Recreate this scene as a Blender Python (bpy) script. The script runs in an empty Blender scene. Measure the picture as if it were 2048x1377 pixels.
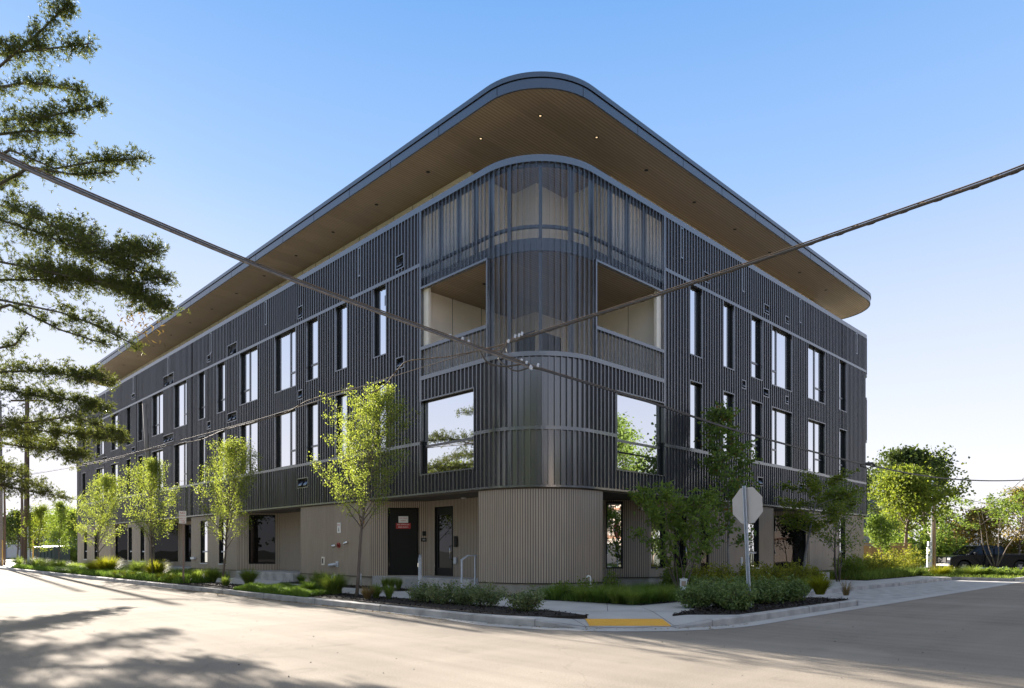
import bpy, bmesh, math, random
import numpy as np
from mathutils import Vector, Matrix, Euler
R = math.radians
PI = math.pi
S = bpy.context.scene
COL = S.collection

# ------------------------------------------------------------------ camera, world, sun
TH = R(45.495); ct, st = math.cos(TH), math.sin(TH)
CX, CY = 0.7905, 18.5                       # virtual street corner of the facades
cam_d = bpy.data.cameras.new('camera'); cam = bpy.data.objects.new('camera', cam_d); COL.objects.link(cam)
cam.location = (0, 0, 1.42); cam.rotation_euler = (R(90), 0, 0)
cam_d.sensor_width = 36; cam_d.lens = 1384.6 / 2048 * 36
cam_d.shift_y = (1101.6 - 688.5) / 2048
cam_d.clip_start = 0.1; cam_d.clip_end = 5000
S.camera = cam
SUN_AZ, SUN_EL = R(39.4), R(17.5)           # azimuth is west of +Y
w = bpy.data.worlds.new("World"); S.world = w; w.use_nodes = True
nt = w.node_tree; bg = nt.nodes['Background']
sky = nt.nodes.new('ShaderNodeTexSky'); sky.sky_type = 'NISHITA'; sky.sun_disc = False
sky.sun_elevation = SUN_EL; sky.sun_rotation = -SUN_AZ
sky.air_density = 1.0; sky.dust_density = 0.6; sky.ozone_density = 2.2; sky.altitude = 100
# thin bright haze towards the horizon: the physical sky plus a smooth gradient by elevation, pale again at the zenith
def vmath(op, **k):
    n_ = nt.nodes.new('ShaderNodeVectorMath'); n_.operation = op
    for i, v in k.items():
        i = {'a': 0, 'b': 1, 'c': 2, 's': 'Scale'}[i]
        if hasattr(v, 'is_linked'): nt.links.new(v, n_.inputs[i])
        else: n_.inputs[i].default_value = v
    return n_.outputs[0]
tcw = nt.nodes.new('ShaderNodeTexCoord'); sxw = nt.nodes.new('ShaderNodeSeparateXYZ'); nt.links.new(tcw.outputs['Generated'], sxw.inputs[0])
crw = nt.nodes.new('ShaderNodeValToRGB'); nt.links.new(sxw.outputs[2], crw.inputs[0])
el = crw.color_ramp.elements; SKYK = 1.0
for i, (ps, c) in enumerate([(0.0, (.97, .93, .96)), (.10, (.89, .88, .95)), (.28, (.64, .72, .93)), (.45, (.34, .54, .90)), (.63, (.17, .39, .80)), (.74, (.52, .56, .66)), (1.0, (.66, .67, .70))]):  # unseen zenith stops greyed and brightened, added as fill for shaded surfaces
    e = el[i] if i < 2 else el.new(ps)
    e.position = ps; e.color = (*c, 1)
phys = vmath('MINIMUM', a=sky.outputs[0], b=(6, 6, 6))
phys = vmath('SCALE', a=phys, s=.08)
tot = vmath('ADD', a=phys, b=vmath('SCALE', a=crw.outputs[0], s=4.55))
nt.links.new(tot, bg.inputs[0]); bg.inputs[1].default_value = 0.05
sd = bpy.data.lights.new('sun', 'SUN'); sun = bpy.data.objects.new('sun', sd); COL.objects.link(sun)
sd.energy = 5.0; sd.angle = R(0.5); sd.color = (1.0, 0.91, 0.80)
sdir = Vector((-math.sin(SUN_AZ) * math.cos(SUN_EL), math.cos(SUN_AZ) * math.cos(SUN_EL), math.sin(SUN_EL)))
sun.rotation_euler = sdir.to_track_quat('Z', 'Y').to_euler()
S.view_settings.view_transform = 'Standard'; S.view_settings.look = 'None'
S.view_settings.exposure = 2.25; S.view_settings.gamma = 1
S.render.engine = 'CYCLES'

# ------------------------------------------------------------------ helpers
def wd(a, b, z=0.0): return Vector((CX + a * st - b * ct, CY + a * ct + b * st, z))
ROT = PI / 2 - TH                            # local a axis -> world
def tag(o, label=None, cat=None, group=None, kind=None):
    if label: o['label'] = label
    if cat: o['category'] = cat
    if group: o['group'] = group
    if kind: o['kind'] = kind
    return o
def empty(name, loc=(0, 0, 0), rz=0, label=None, cat=None, group=None):
    o = bpy.data.objects.new(name, None); COL.objects.link(o)
    o.location = loc; o.rotation_euler = (0, 0, rz); o.empty_display_size = .2
    return tag(o, label, cat, group)
class MB:
    def __init__(s): s.v = []; s.f = []; s.mi = []; s.uv = []; s.has_uv = False
    def face(s, pts, mi=0, uv=None):
        n = len(s.v); s.v += [tuple(p) for p in pts]; s.f.append(tuple(range(n, n + len(pts)))); s.mi.append(mi)
        if uv: s.has_uv = True
        s.uv.append(uv if uv else [(0, 0)] * len(pts))
    def box(s, x0, x1, y0, y1, z0, z1, mi=0):
        x0, x1 = min(x0, x1), max(x0, x1); y0, y1 = min(y0, y1), max(y0, y1); z0, z1 = min(z0, z1), max(z0, z1)
        p = [(x0, y0, z0), (x1, y0, z0), (x1, y1, z0), (x0, y1, z0), (x0, y0, z1), (x1, y0, z1), (x1, y1, z1), (x0, y1, z1)]
        for q in ((0, 3, 2, 1), (4, 5, 6, 7), (0, 1, 5, 4), (1, 2, 6, 5), (2, 3, 7, 6), (3, 0, 4, 7)): s.face([p[i] for i in q], mi)
    def obox(s, c, ax, ay, az, hx, hy, hz, mi=0):
        c = Vector(c); ax = Vector(ax).normalized() * hx; ay = Vector(ay).normalized() * hy; az = Vector(az).normalized() * hz
        p = [c + i * ax + j * ay + k * az for k in (-1, 1) for j in (-1, 1) for i in (-1, 1)]
        for q in ((0, 2, 3, 1), (4, 5, 7, 6), (0, 1, 5, 4), (1, 3, 7, 5), (3, 2, 6, 7), (2, 0, 4, 6)): s.face([p[i] for i in q], mi)
    def prism(s, poly, z0, z1, mi=0, top=True, bot=True, mtop=None):
        n = len(poly)
        ar = sum(poly[i][0] * poly[(i + 1) % n][1] - poly[(i + 1) % n][0] * poly[i][1] for i in range(n))
        if ar < 0: poly = poly[::-1]
        for i in range(n):
            p, q = poly[i], poly[(i + 1) % n]
            s.face([(p[0], p[1], z0), (q[0], q[1], z0), (q[0], q[1], z1), (p[0], p[1], z1)], mi)
        if top: s.face([(p[0], p[1], z1) for p in poly], mi if mtop is None else mtop)
        if bot: s.face([(p[0], p[1], z0) for p in poly[::-1]], mi)
    def tube(s, pts, rad, n=8, mi=0, cap=True):
        pts = [Vector(p) for p in pts]; m = len(pts)
        if not hasattr(rad, '__len__'): rad = [rad] * m
        up = None; rings = []
        base = len(s.v)
        for i, p in enumerate(pts):
            d = (pts[min(i + 1, m - 1)] - pts[max(i - 1, 0)])
            if d.length < 1e-9: d = Vector((0, 0, 1))
            d.normalize()
            if up is None: up = Vector((0, 0, 1)) if abs(d.z) < .9 else Vector((1, 0, 0))
            x = d.cross(up); 
            if x.length < 1e-6: x = d.cross(Vector((0, 1, 0.1)))
            x.normalize(); y = d.cross(x).normalized(); up = -y
            for k in range(n):
                a = 2 * PI * k / n; s.v.append(tuple(p + (x * math.cos(a) + y * math.sin(a)) * rad[i]))
        for i in range(m - 1):
            for k in range(n):
                s.f.append((base + i * n + k, base + i * n + (k + 1) % n, base + (i + 1) * n + (k + 1) % n, base + (i + 1) * n + k))
                s.mi.append(mi); s.uv.append([(0, 0)] * 4)
        if cap:
            s.f.append(tuple(base + k for k in range(n))[::-1]); s.mi.append(mi); s.uv.append([(0, 0)] * n)
            s.f.append(tuple(base + (m - 1) * n + k for k in range(n))); s.mi.append(mi); s.uv.append([(0, 0)] * n)
    def build(s, name, mats, parent=None, smooth=False, bevel=0, loc=None, rz=None):
        me = bpy.data.meshes.new(name); me.from_pydata(s.v, [], s.f)
        if not isinstance(mats, (list, tuple)): mats = [mats]
        for m in mats: me.materials.append(m)
        me.polygons.foreach_set('material_index', s.mi)
        if s.has_uv:
            l = me.uv_layers.new(name='UVMap'); l.data.foreach_set('uv', [c for f in s.uv for p in f for c in p])
        if smooth: me.polygons.foreach_set('use_smooth', [True] * len(s.f))
        me.update()
        o = bpy.data.objects.new(name, me); COL.objects.link(o)
        if parent: o.parent = parent
        if loc is not None: o.location = loc
        if rz is not None: o.rotation_euler = (0, 0, rz)
        if bevel:
            bm = bmesh.new(); bm.from_mesh(me); bmesh.ops.remove_doubles(bm, verts=bm.verts, dist=1e-5); bm.to_mesh(me); bm.free()
            md = o.modifiers.new('bevel', 'BEVEL'); md.width = bevel; md.segments = 2; md.limit_method = 'ANGLE'
        return o
def np_mesh(name, V, F, mat, parent=None, smooth=False):
    """V (n,3) array, F (m,k) array of equal-size faces"""
    me = bpy.data.meshes.new(name); k = F.shape[1]
    me.vertices.add(len(V)); me.vertices.foreach_set('co', np.ascontiguousarray(V, dtype=np.float32).ravel())
    me.loops.add(F.size); me.loops.foreach_set('vertex_index', np.ascontiguousarray(F, dtype=np.int32).ravel())
    me.polygons.add(len(F)); me.polygons.foreach_set('loop_start', np.arange(0, F.size, k, dtype=np.int32))
    me.polygons.foreach_set('loop_total', np.full(len(F), k, dtype=np.int32))
    if smooth: me.polygons.foreach_set('use_smooth', np.ones(len(F), dtype=bool))
    me.update(calc_edges=True); me.validate()
    me.materials.append(mat)
    o = bpy.data.objects.new(name, me); COL.objects.link(o)
    if parent: o.parent = parent
    return o
def dup(root, loc=None, rz=None, sc=None, label=None):
    r = root.copy(); COL.objects.link(r)
    if loc is not None: r.location = loc
    if rz is not None: r.rotation_euler = (0, 0, rz)
    if sc is not None: r.scale = (sc, sc, sc) if not hasattr(sc, '__len__') else sc
    if label: r['label'] = label
    for ch in list(root.children):
        c = ch.copy(); COL.objects.link(c); c.parent = r
        for g in list(ch.children):
            d = g.copy(); COL.objects.link(d); d.parent = c
    return r
def text_obj(txt, size, mat, parent, mtx, name='lettering', ext=0.001, align='CENTER'):
    cu = bpy.data.curves.new(name, 'FONT'); cu.body = txt; cu.size = size; cu.align_x = align; cu.align_y = 'CENTER'; cu.extrude = ext
    to = bpy.data.objects.new(name + '_tmp', cu); COL.objects.link(to)
    dg = bpy.context.evaluated_depsgraph_get(); dg.update()
    me = bpy.data.meshes.new_from_object(to.evaluated_get(dg)); bpy.data.objects.remove(to); bpy.data.curves.remove(cu)
    me.materials.clear(); me.materials.append(mat); me.name = name
    me.transform(mtx)
    o = bpy.data.objects.new(name, me); COL.objects.link(o); o.parent = parent
    return o

# ------------------------------------------------------------------ materials
def mat(name, col, rough=.6, metal=0, spec=.5, noise=0, nscale=5, bump=0, bscale=60, coat=0, ndetail=6, stretch=None, rn=0, ior=0):
    m = bpy.data.materials.new(name); m.use_nodes = True; n = m.node_tree; p = n.nodes['Principled BSDF']
    if ior: p.inputs['IOR'].default_value = ior
    p.inputs['Base Color'].default_value = (*col, 1); p.inputs['Roughness'].default_value = rough
    p.inputs['Metallic'].default_value = metal; p.inputs['Specular IOR Level'].default_value = spec
    if coat: p.inputs['Coat Weight'].default_value = coat; p.inputs['Coat Roughness'].default_value = .05
    tc = n.nodes.new('ShaderNodeTexCoord'); src = tc.outputs['Object']
    if stretch:
        mp = n.nodes.new('ShaderNodeMapping'); mp.inputs['Scale'].default_value = stretch; n.links.new(src, mp.inputs[0]); src = mp.outputs[0]
    if noise:
        t = n.nodes.new('ShaderNodeTexNoise'); t.inputs['Scale'].default_value = nscale; t.inputs['Detail'].default_value = ndetail
        n.links.new(src, t.inputs['Vector'])
        mr = n.nodes.new('ShaderNodeMapRange'); mr.inputs[1].default_value = .25; mr.inputs[2].default_value = .75
        mr.inputs[3].default_value = 1 - noise; mr.inputs[4].default_value = 1 + noise; n.links.new(t.outputs[0], mr.inputs[0])
        mx = n.nodes.new('ShaderNodeVectorMath'); mx.operation = 'SCALE'; mx.inputs[0].default_value = col; n.links.new(mr.outputs[0], mx.inputs['Scale'])
        n.links.new(mx.outputs[0], p.inputs['Base Color'])
        if rn:
            m2 = n.nodes.new('ShaderNodeMapRange'); m2.inputs[3].default_value = rough - rn; m2.inputs[4].default_value = rough + rn
            n.links.new(t.outputs[0], m2.inputs[0]); n.links.new(m2.outputs[0], p.inputs['Roughness'])
    if bump:
        t = n.nodes.new('ShaderNodeTexNoise'); t.inputs['Scale'].default_value = bscale; t.inputs['Detail'].default_value = 4
        n.links.new(src, t.inputs['Vector'])
        b = n.nodes.new('ShaderNodeBump'); b.inputs['Strength'].default_value = bump; b.inputs['Distance'].default_value = .02
        n.links.new(t.outputs[0], b.inputs['Height']); n.links.new(b.outputs[0], p.inputs['Normal'])
    return m
def leafmat(name, c1, c2, trans=.5, c3=None, spec=.18):
    m = bpy.data.materials.new(name); m.use_nodes = True; n = m.node_tree; n.nodes.clear()
    out = n.nodes.new('ShaderNodeOutputMaterial'); g = n.nodes.new('ShaderNodeNewGeometry')
    cr = n.nodes.new('ShaderNodeValToRGB'); cr.color_ramp.elements[0].color = (*c1, 1); cr.color_ramp.elements[1].color = (*c2, 1)
    if c3: e = cr.color_ramp.elements.new(.93); e.color = (*c2, 1); cr.color_ramp.elements[-1].color = (*c3, 1)
    n.links.new(g.outputs['Random Per Island'], cr.inputs[0])
    p = n.nodes.new('ShaderNodeBsdfPrincipled'); p.inputs['Roughness'].default_value = .6; p.inputs['Specular IOR Level'].default_value = spec
    t = n.nodes.new('ShaderNodeBsdfTranslucent'); mx = n.nodes.new('ShaderNodeMixShader'); mx.inputs[0].default_value = trans
    n.links.new(cr.outputs[0], p.inputs['Base Color']); 
    sc = n.nodes.new('ShaderNodeVectorMath'); sc.operation = 'MULTIPLY'; sc.inputs[1].default_value = (1.35, 1.3, .7)
    n.links.new(cr.outputs[0], sc.inputs[0]); n.links.new(sc.outputs[0], t.inputs[0])
    n.links.new(p.outputs[0], mx.inputs[1]); n.links.new(t.outputs[0], mx.inputs[2]); n.links.new(mx.outputs[0], out.inputs[0])
    return m
M = {}
M['metal'] = mat('ribbed_metal', (.066, .065, .072), .20, 0, .5, ior=2.1, noise=.18, nscale=.8, stretch=(1, 1, .25), rn=.06)
M['trim'] = mat('metal_trim', (.06, .063, .072), .24, 0, .5, ior=2.25, noise=.08, nscale=1.2)
M['fascia'] = mat('fascia_metal', (.022, .026, .040), .26, 0, .5, ior=2.1, noise=.10, nscale=.7)
M['black'] = mat('black_frame', (.008, .010, .010), .45, spec=.25)
M['cream'] = mat('cream_panel', (.86, .80, .69), .7, noise=.05, nscale=1.0)
M['conc'] = mat('concrete', (.38, .37, .355), .85, noise=.36, nscale=2.6, bump=.25, bscale=40)
M['concbase'] = mat('concrete_base', (.36, .32, .26), .9, noise=.3, nscale=2.2, bump=.4, bscale=30)
M['walk'] = mat('sidewalk_concrete', (.43, .42, .40), .85, noise=.12, nscale=1.3, bump=.15, bscale=80)
M['joint'] = mat('joint', (.12, .115, .11), .9)
M['mulch'] = mat('mulch', (.022, .016, .012), .95, noise=.6, nscale=25, bump=1.0, bscale=45)
M['yellow'] = mat('tactile_yellow', (.78, .42, .05), .6, noise=.06, nscale=4)
M['bark'] = mat('bark', (.13, .105, .085), .9, noise=.35, nscale=14, bump=.6, bscale=40, stretch=(1, 1, .3))
M['barkgrey'] = mat('bark_grey', (.24, .22, .20), .9, noise=.35, nscale=18, bump=.5, bscale=40)
M['pole'] = mat('pole_wood', (.115, .075, .055), .9, noise=.35, nscale=12, stretch=(1, 1, .08), bump=.4, bscale=30)
M['polegrey'] = mat('pole_wood_grey', (.20, .18, .17), .9, noise=.35, nscale=12, stretch=(1, 1, .08))
M['cable'] = mat('cable_sheath', (.065, .058, .052), .55, noise=.3, nscale=30)
M['cablelt'] = mat('steel_strand', (.15, .115, .088), .75, spec=.2)
M['galv'] = mat('galvanised_steel', (.52, .56, .62), .45, .3, noise=.12, nscale=9)
M['signback'] = mat('aluminium_back', (.58, .55, .52), .5, .25, noise=.05, nscale=3)
M['white'] = mat('white_paint', (.78, .77, .74), .5)
M['red'] = mat('sign_red', (.42, .03, .025), .5)
M['redpaint'] = mat('red_paint', (.35, .03, .02), .4)
M['green'] = mat('plaque_green', (.03, .09, .045), .5)
M['chrome'] = mat('chrome', (.75, .74, .72), .12, 1)
M['brass'] = mat('brass', (.5, .33, .1), .3, .9)
M['truck'] = mat('truck_paint', (.003, .004, .008), .22, 0, .2)
M['rubber'] = mat('rubber', (.015, .015, .015), .8)
M['shingle'] = mat('shingle', (.07, .075, .09), .9, noise=.35, nscale=9, bump=.3, bscale=20)
M['fencewood'] = mat('fence_wood', (.42, .25, .10), .8, noise=.25, nscale=3, stretch=(6, 6, .6))
M['stucco'] = mat('stucco', (.62, .52, .42), .85, noise=.06, nscale=1)
M['stuccobrown'] = mat('stucco_brown', (.30, .17, .11), .85, noise=.08, nscale=1)
M['plasticgreen'] = mat('dumpster_green', (.012, .03, .028), .6)
M['blueshed'] = mat('shed_wall', (.32, .36, .42), .7, noise=.1, nscale=.5)
M['litter'] = mat('grass_soil', (.05, .055, .025), .95, noise=.5, nscale=3)
def glassmat(name, refl, base, tint=(.86, .89, 1.0)):
    m = bpy.data.materials.new(name); m.use_nodes = True; n = m.node_tree; n.nodes.clear()
    out = n.nodes.new('ShaderNodeOutputMaterial'); g = n.nodes.new('ShaderNodeBsdfGlossy'); g.inputs['Roughness'].default_value = .006
    g.inputs[0].default_value = (*tint, 1); d = n.nodes.new('ShaderNodeBsdfDiffuse'); d.inputs[0].default_value = (*base, 1)
    mx = n.nodes.new('ShaderNodeMixShader'); lw = n.nodes.new('ShaderNodeLayerWeight'); lw.inputs[0].default_value = .5
    mr = n.nodes.new('ShaderNodeMapRange'); mr.inputs[3].default_value = refl; mr.inputs[4].default_value = 1
    pw = n.nodes.new('ShaderNodeMath'); pw.operation = 'POWER'; pw.inputs[1].default_value = 4
    n.links.new(lw.outputs['Facing'], pw.inputs[0]); n.links.new(pw.outputs[0], mr.inputs[0]); n.links.new(mr.outputs[0], mx.inputs[0])
    nz = n.nodes.new('ShaderNodeTexNoise'); nz.inputs['Scale'].default_value = .9; nz.inputs['Detail'].default_value = 1
    tc = n.nodes.new('ShaderNodeTexCoord'); n.links.new(tc.outputs['Object'], nz.inputs['Vector'])
    b = n.nodes.new('ShaderNodeBump'); b.inputs['Strength'].default_value = .12; b.inputs['Distance'].default_value = .02
    n.links.new(nz.outputs[0], b.inputs['Height']); n.links.new(b.outputs[0], g.inputs['Normal'])
    n.links.new(d.outputs[0], mx.inputs[1]); n.links.new(g.outputs[0], mx.inputs[2]); n.links.new(mx.outputs[0], out.inputs[0])
    return m
M['glass'] = glassmat('window_glass', .78, (.02, .025, .03), (.96, .97, 1.0))
M['glassdark'] = glassmat('dark_glass', .030, (.006, .006, .005))
M['glassmid'] = glassmat('entry_glass', .55, (.012, .012, .010), (1, .95, .9))
def screenmat():
    m = bpy.data.materials.new('perforated_metal'); m.use_nodes = True; n = m.node_tree; p = n.nodes['Principled BSDF']; out = n.nodes['Material Output']
    p.inputs['Base Color'].default_value = (.022, .024, .031, 1); p.inputs['IOR'].default_value = 2.2; p.inputs['Roughness'].default_value = .28
    t = n.nodes.new('ShaderNodeBsdfTransparent'); mx = n.nodes.new('ShaderNodeMixShader')
    mx.inputs[0].default_value = .56                        # perforations of about 3 mm, far too small to resolve: open area only
    n.links.new(p.outputs[0], mx.inputs[1]); n.links.new(t.outputs[0], mx.inputs[2]); n.links.new(mx.outputs[0], out.inputs[0])
    return m
M['screen'] = screenmat()
def stripemat(name, col, groove, pitch, gw, rough=.75, board=0, noise=.08, usez=False, bumpd=.01):
    """vertical (UV u) boards with dark grooves; every board a slightly different tone"""
    m = bpy.data.materials.new(name); m.use_nodes = True; n = m.node_tree; p = n.nodes['Principled BSDF']; p.inputs['Roughness'].default_value = rough
    uv = n.nodes.new('ShaderNodeUVMap'); sx = n.nodes.new('ShaderNodeSeparateXYZ'); n.links.new(uv.outputs[0], sx.inputs[0])
    dv = n.nodes.new('ShaderNodeMath'); dv.operation = 'DIVIDE'; dv.inputs[1].default_value = pitch; n.links.new(sx.outputs[0], dv.inputs[0])
    fr = n.nodes.new('ShaderNodeMath'); fr.operation = 'FRACT'; n.links.new(dv.outputs[0], fr.inputs[0])
    lt = n.nodes.new('ShaderNodeMath'); lt.operation = 'LESS_THAN'; lt.inputs[1].default_value = gw; n.links.new(fr.outputs[0], lt.inputs[0])
    # board tone
    d2 = n.nodes.new('ShaderNodeMath'); d2.operation = 'DIVIDE'; d2.inputs[1].default_value = board or pitch * 3; n.links.new(sx.outputs[0], d2.inputs[0])
    fl = n.nodes.new('ShaderNodeMath'); fl.operation = 'FLOOR'; n.links.new(d2.outputs[0], fl.inputs[0])
    wn = n.nodes.new('ShaderNodeTexWhiteNoise'); wn.noise_dimensions = '1D'; n.links.new(fl.outputs[0], wn.inputs['W'])
    mr = n.nodes.new('ShaderNodeMapRange'); mr.inputs[3].default_value = 1 - noise; mr.inputs[4].default_value = 1 + noise; n.links.new(wn.outputs[0], mr.inputs[0])
    nz = n.nodes.new('ShaderNodeTexNoise'); nz.inputs['Scale'].default_value = 2; nz.inputs['Detail'].default_value = 5
    mp = n.nodes.new('ShaderNodeMapping'); mp.inputs['Scale'].default_value = (8, .5, 1); n.links.new(uv.outputs[0], mp.inputs[0]); n.links.new(mp.outputs[0], nz.inputs['Vector'])
    m3 = n.nodes.new('ShaderNodeMapRange'); m3.inputs[1].default_value = .3; m3.inputs[2].default_value = .7; m3.inputs[3].default_value = .9; m3.inputs[4].default_value = 1.1; n.links.new(nz.outputs[0], m3.inputs[0])
    ml = n.nodes.new('ShaderNodeMath'); ml.operation = 'MULTIPLY'; n.links.new(mr.outputs[0], ml.inputs[0]); n.links.new(m3.outputs[0], ml.inputs[1])
    vs = n.nodes.new('ShaderNodeVectorMath'); vs.operation = 'SCALE'; vs.inputs[0].default_value = col; n.links.new(ml.outputs[0], vs.inputs['Scale'])
    mx = n.nodes.new('ShaderNodeMix'); mx.data_type = 'RGBA'; mx.inputs[7].default_value = (*groove, 1)
    n.links.new(lt.outputs[0], mx.inputs[0]); n.links.new(vs.outputs[0], mx.inputs[6]); n.links.new(mx.outputs[2], p.inputs['Base Color'])
    return m
M['siding'] = stripemat('ribbed_siding', (.42, .345, .265), (.13, .10, .077), .074, .34, board=.296, noise=.05)
M['wood'] = stripemat('soffit_slats', (.42, .32, .215), (.24, .18, .12), .11, .26, board=.88, noise=.10, rough=.6)
def roadmat():
    m = bpy.data.materials.new('road_asphalt'); m.use_nodes = True; n = m.node_tree; p = n.nodes['Principled BSDF']; p.inputs['Roughness'].default_value = 1
    p.inputs['Specular IOR Level'].default_value = .05
    tc = n.nodes.new('ShaderNodeTexCoord'); o = tc.outputs['Object']
    def noise(scale, det, stretch=(1, 1, 1), dist=0, rz=0):
        mp = n.nodes.new('ShaderNodeMapping'); mp.inputs['Scale'].default_value = stretch; mp.inputs['Rotation'].default_value = (0, 0, rz)
        n.links.new(o, mp.inputs[0]); t = n.nodes.new('ShaderNodeTexNoise')
        t.inputs['Scale'].default_value = scale; t.inputs['Detail'].default_value = det; t.inputs['Distortion'].default_value = dist; n.links.new(mp.outputs[0], t.inputs['Vector']); return t.outputs[0]
    def rng(s, a, b, c, d):
        r = n.nodes.new('ShaderNodeMapRange'); r.inputs[1].default_value = a; r.inputs[2].default_value = b; r.inputs[3].default_value = c; r.inputs[4].default_value = d; n.links.new(s, r.inputs[0]); return r.outputs[0]
    def mul(a, b):
        r = n.nodes.new('ShaderNodeMath'); r.operation = 'MULTIPLY'; n.links.new(a, r.inputs[0]); n.links.new(b, r.inputs[1]); return r.outputs[0]
    big = rng(noise(.3, 6, dist=.6), .3, .7, .84, 1.12)
    streak = rng(noise(.9, 6, (3.0, .12, 1), .4), .3, .7, .91, 1.07)      # wheel tracks run along the street
    streak2 = rng(noise(.6, 5, (.15, 2.5, 1), .4), .3, .7, .94, 1.06)
    fine = rng(noise(55, 4), .3, .7, .80, 1.20)
    gran = rng(noise(160, 3), .3, .7, .68, 1.32)
    blot = rng(noise(1.7, 7, dist=1.0), .60, .75, 1.0, .86)
    f = mul(mul(mul(mul(mul(big, streak), streak2), fine), gran), blot)
    # older coarse paving beyond a seam across the left street (local y > seam)
    sp = n.nodes.new('ShaderNodeSeparateXYZ'); n.links.new(o, sp.inputs[0])
    sm = n.nodes.new('ShaderNodeMath'); sm.operation = 'MULTIPLY_ADD'; sm.inputs[1].default_value = .28; n.links.new(sp.outputs[0], sm.inputs[0]); n.links.new(sp.outputs[1], sm.inputs[2])
    old = rng(sm.outputs[0], 7.4, 7.45, 1.0, .84)
    f = mul(f, old)
    # thin cracks
    vo = n.nodes.new('ShaderNodeTexVoronoi'); vo.feature = 'DISTANCE_TO_EDGE'; vo.inputs['Scale'].default_value = .11
    wz = n.nodes.new('ShaderNodeTexNoise'); wz.inputs['Scale'].default_value = .8; wz.inputs['Detail'].default_value = 6; n.links.new(o, wz.inputs['Vector'])
    ad = n.nodes.new('ShaderNodeVectorMath'); ad.operation = 'MULTIPLY_ADD'; ad.inputs[1].default_value = (1.5, 1.5, 0); n.links.new(wz.outputs['Color'], ad.inputs[0]); n.links.new(o, ad.inputs[2]); n.links.new(ad.outputs[0], vo.inputs['Vector'])
    ck = rng(vo.outputs['Distance'], 0, .0016, .86, 1.0); f = mul(f, ck)
    vs = n.nodes.new('ShaderNodeVectorMath'); vs.operation = 'SCALE'; vs.inputs[0].default_value = (.280, .247, .207); n.links.new(f, vs.inputs['Scale'])
    n.links.new(vs.outputs[0], p.inputs['Base Color'])
    b = n.nodes.new('ShaderNodeBump'); b.inputs['Strength'].default_value = .5; b.inputs['Distance'].default_value = .004
    n.links.new(noise(160, 3), b.inputs['Height']); n.links.new(b.outputs[0], p.inputs['Normal'])
    return m
M['road'] = roadmat()
M['leafyel'] = leafmat('leaf_yellow_green', (.15, .21, .045), (.31, .36, .09), .5)
M['leafmid'] = leafmat('leaf_mid_green', (.115, .175, .035), (.21, .29, .06), .45)
M['leafdeep'] = leafmat('leaf_deep_green', (.11, .175, .035), (.21, .29, .06), .4)
M['leafbrt'] = leafmat('leaf_bright_green', (.10, .15, .025), (.22, .26, .045), .5)
M['leafshrub'] = leafmat('leaf_shrub', (.095, .155, .05), (.22, .29, .11), .25)
M['leafvar'] = leafmat('leaf_variegated', (.07, .12, .04), (.26, .30, .16), .3)
M['leafrust'] = leafmat('leaf_rust', (.13, .11, .035), (.30, .23, .06), .4)
M['leafspirea'] = leafmat('leaf_spirea', (.17, .21, .03), (.33, .33, .05), .4)
M['leafmaple'] = leafmat('leaf_maple', (.10, .165, .04), (.19, .26, .06), .4, (.24, .08, .03))
M['pine'] = leafmat('pine_needles', (.060, .085, .032), (.14, .155, .045), .4)
M['pinedry'] = leafmat('dry_needles', (.10, .07, .035), (.17, .12, .05), .35)
M['grass'] = leafmat('grass_blade', (.11, .18, .04), (.25, .31, .09), .45, spec=.04)
M['grassyel'] = leafmat('grass_bright', (.14, .18, .02), (.30, .30, .035), .5, spec=.04)
M['grassdry'] = leafmat('grass_dry', (.18, .13, .07), (.26, .20, .11), .4, spec=.04)
M['turf'] = leafmat('turf_blade', (.09, .17, .035), (.19, .28, .07), .35, spec=.04)
M['backtree'] = leafmat('leaf_far', (.04, .07, .02), (.10, .13, .04), .4)

# ------------------------------------------------------------------ ground, roads, pavements
LO = dict(loc=(CX, CY, 0), rz=ROT)
m = MB(); m.face([(-1500, -1500, -.05), (1500, -1500, -.05), (1500, 1500, -.05), (-1500, 1500, -.05)])
tag(m.build('ground', M['litter']), kind='structure')
m = MB()
for x0, x1, y0, y1 in ((-13.5, -4.4, -6.2, 120), (-13.5, -4.4, -120, -16), (-120, 120, -16, -6.2)):
    m.face([(x0, y0, 0), (x1, y0, 0), (x1, y1, 0), (x0, y1, 0)])
# corner fillet between the two streets (outside of the kerb arc) and the parking bay
arc = [(-.9 + 3.6 * math.cos(PI + t * PI / 2 / 16), -2.7 + 3.6 * math.sin(PI + t * PI / 2 / 16)) for t in range(17)]
m.face([(-4.4, -2.6, 0), (-4.4, -6.2, 0), (-.9, -6.2, 0)] + [(p[0], p[1], 0) for p in arc[::-1]])
tag(m.build('road', M['road'], **LO), kind='structure')
m = MB(); m.box(5.3, 25, -6.2, -3.7, -.03, .005); m.box(-4.2, 24, 49.6, 66, -.03, .01)
m.box(25, 60, 2.5, 16, -.03, .008)
tag(m.build('parking_area', M['conc'], **LO), kind='structure')

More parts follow.
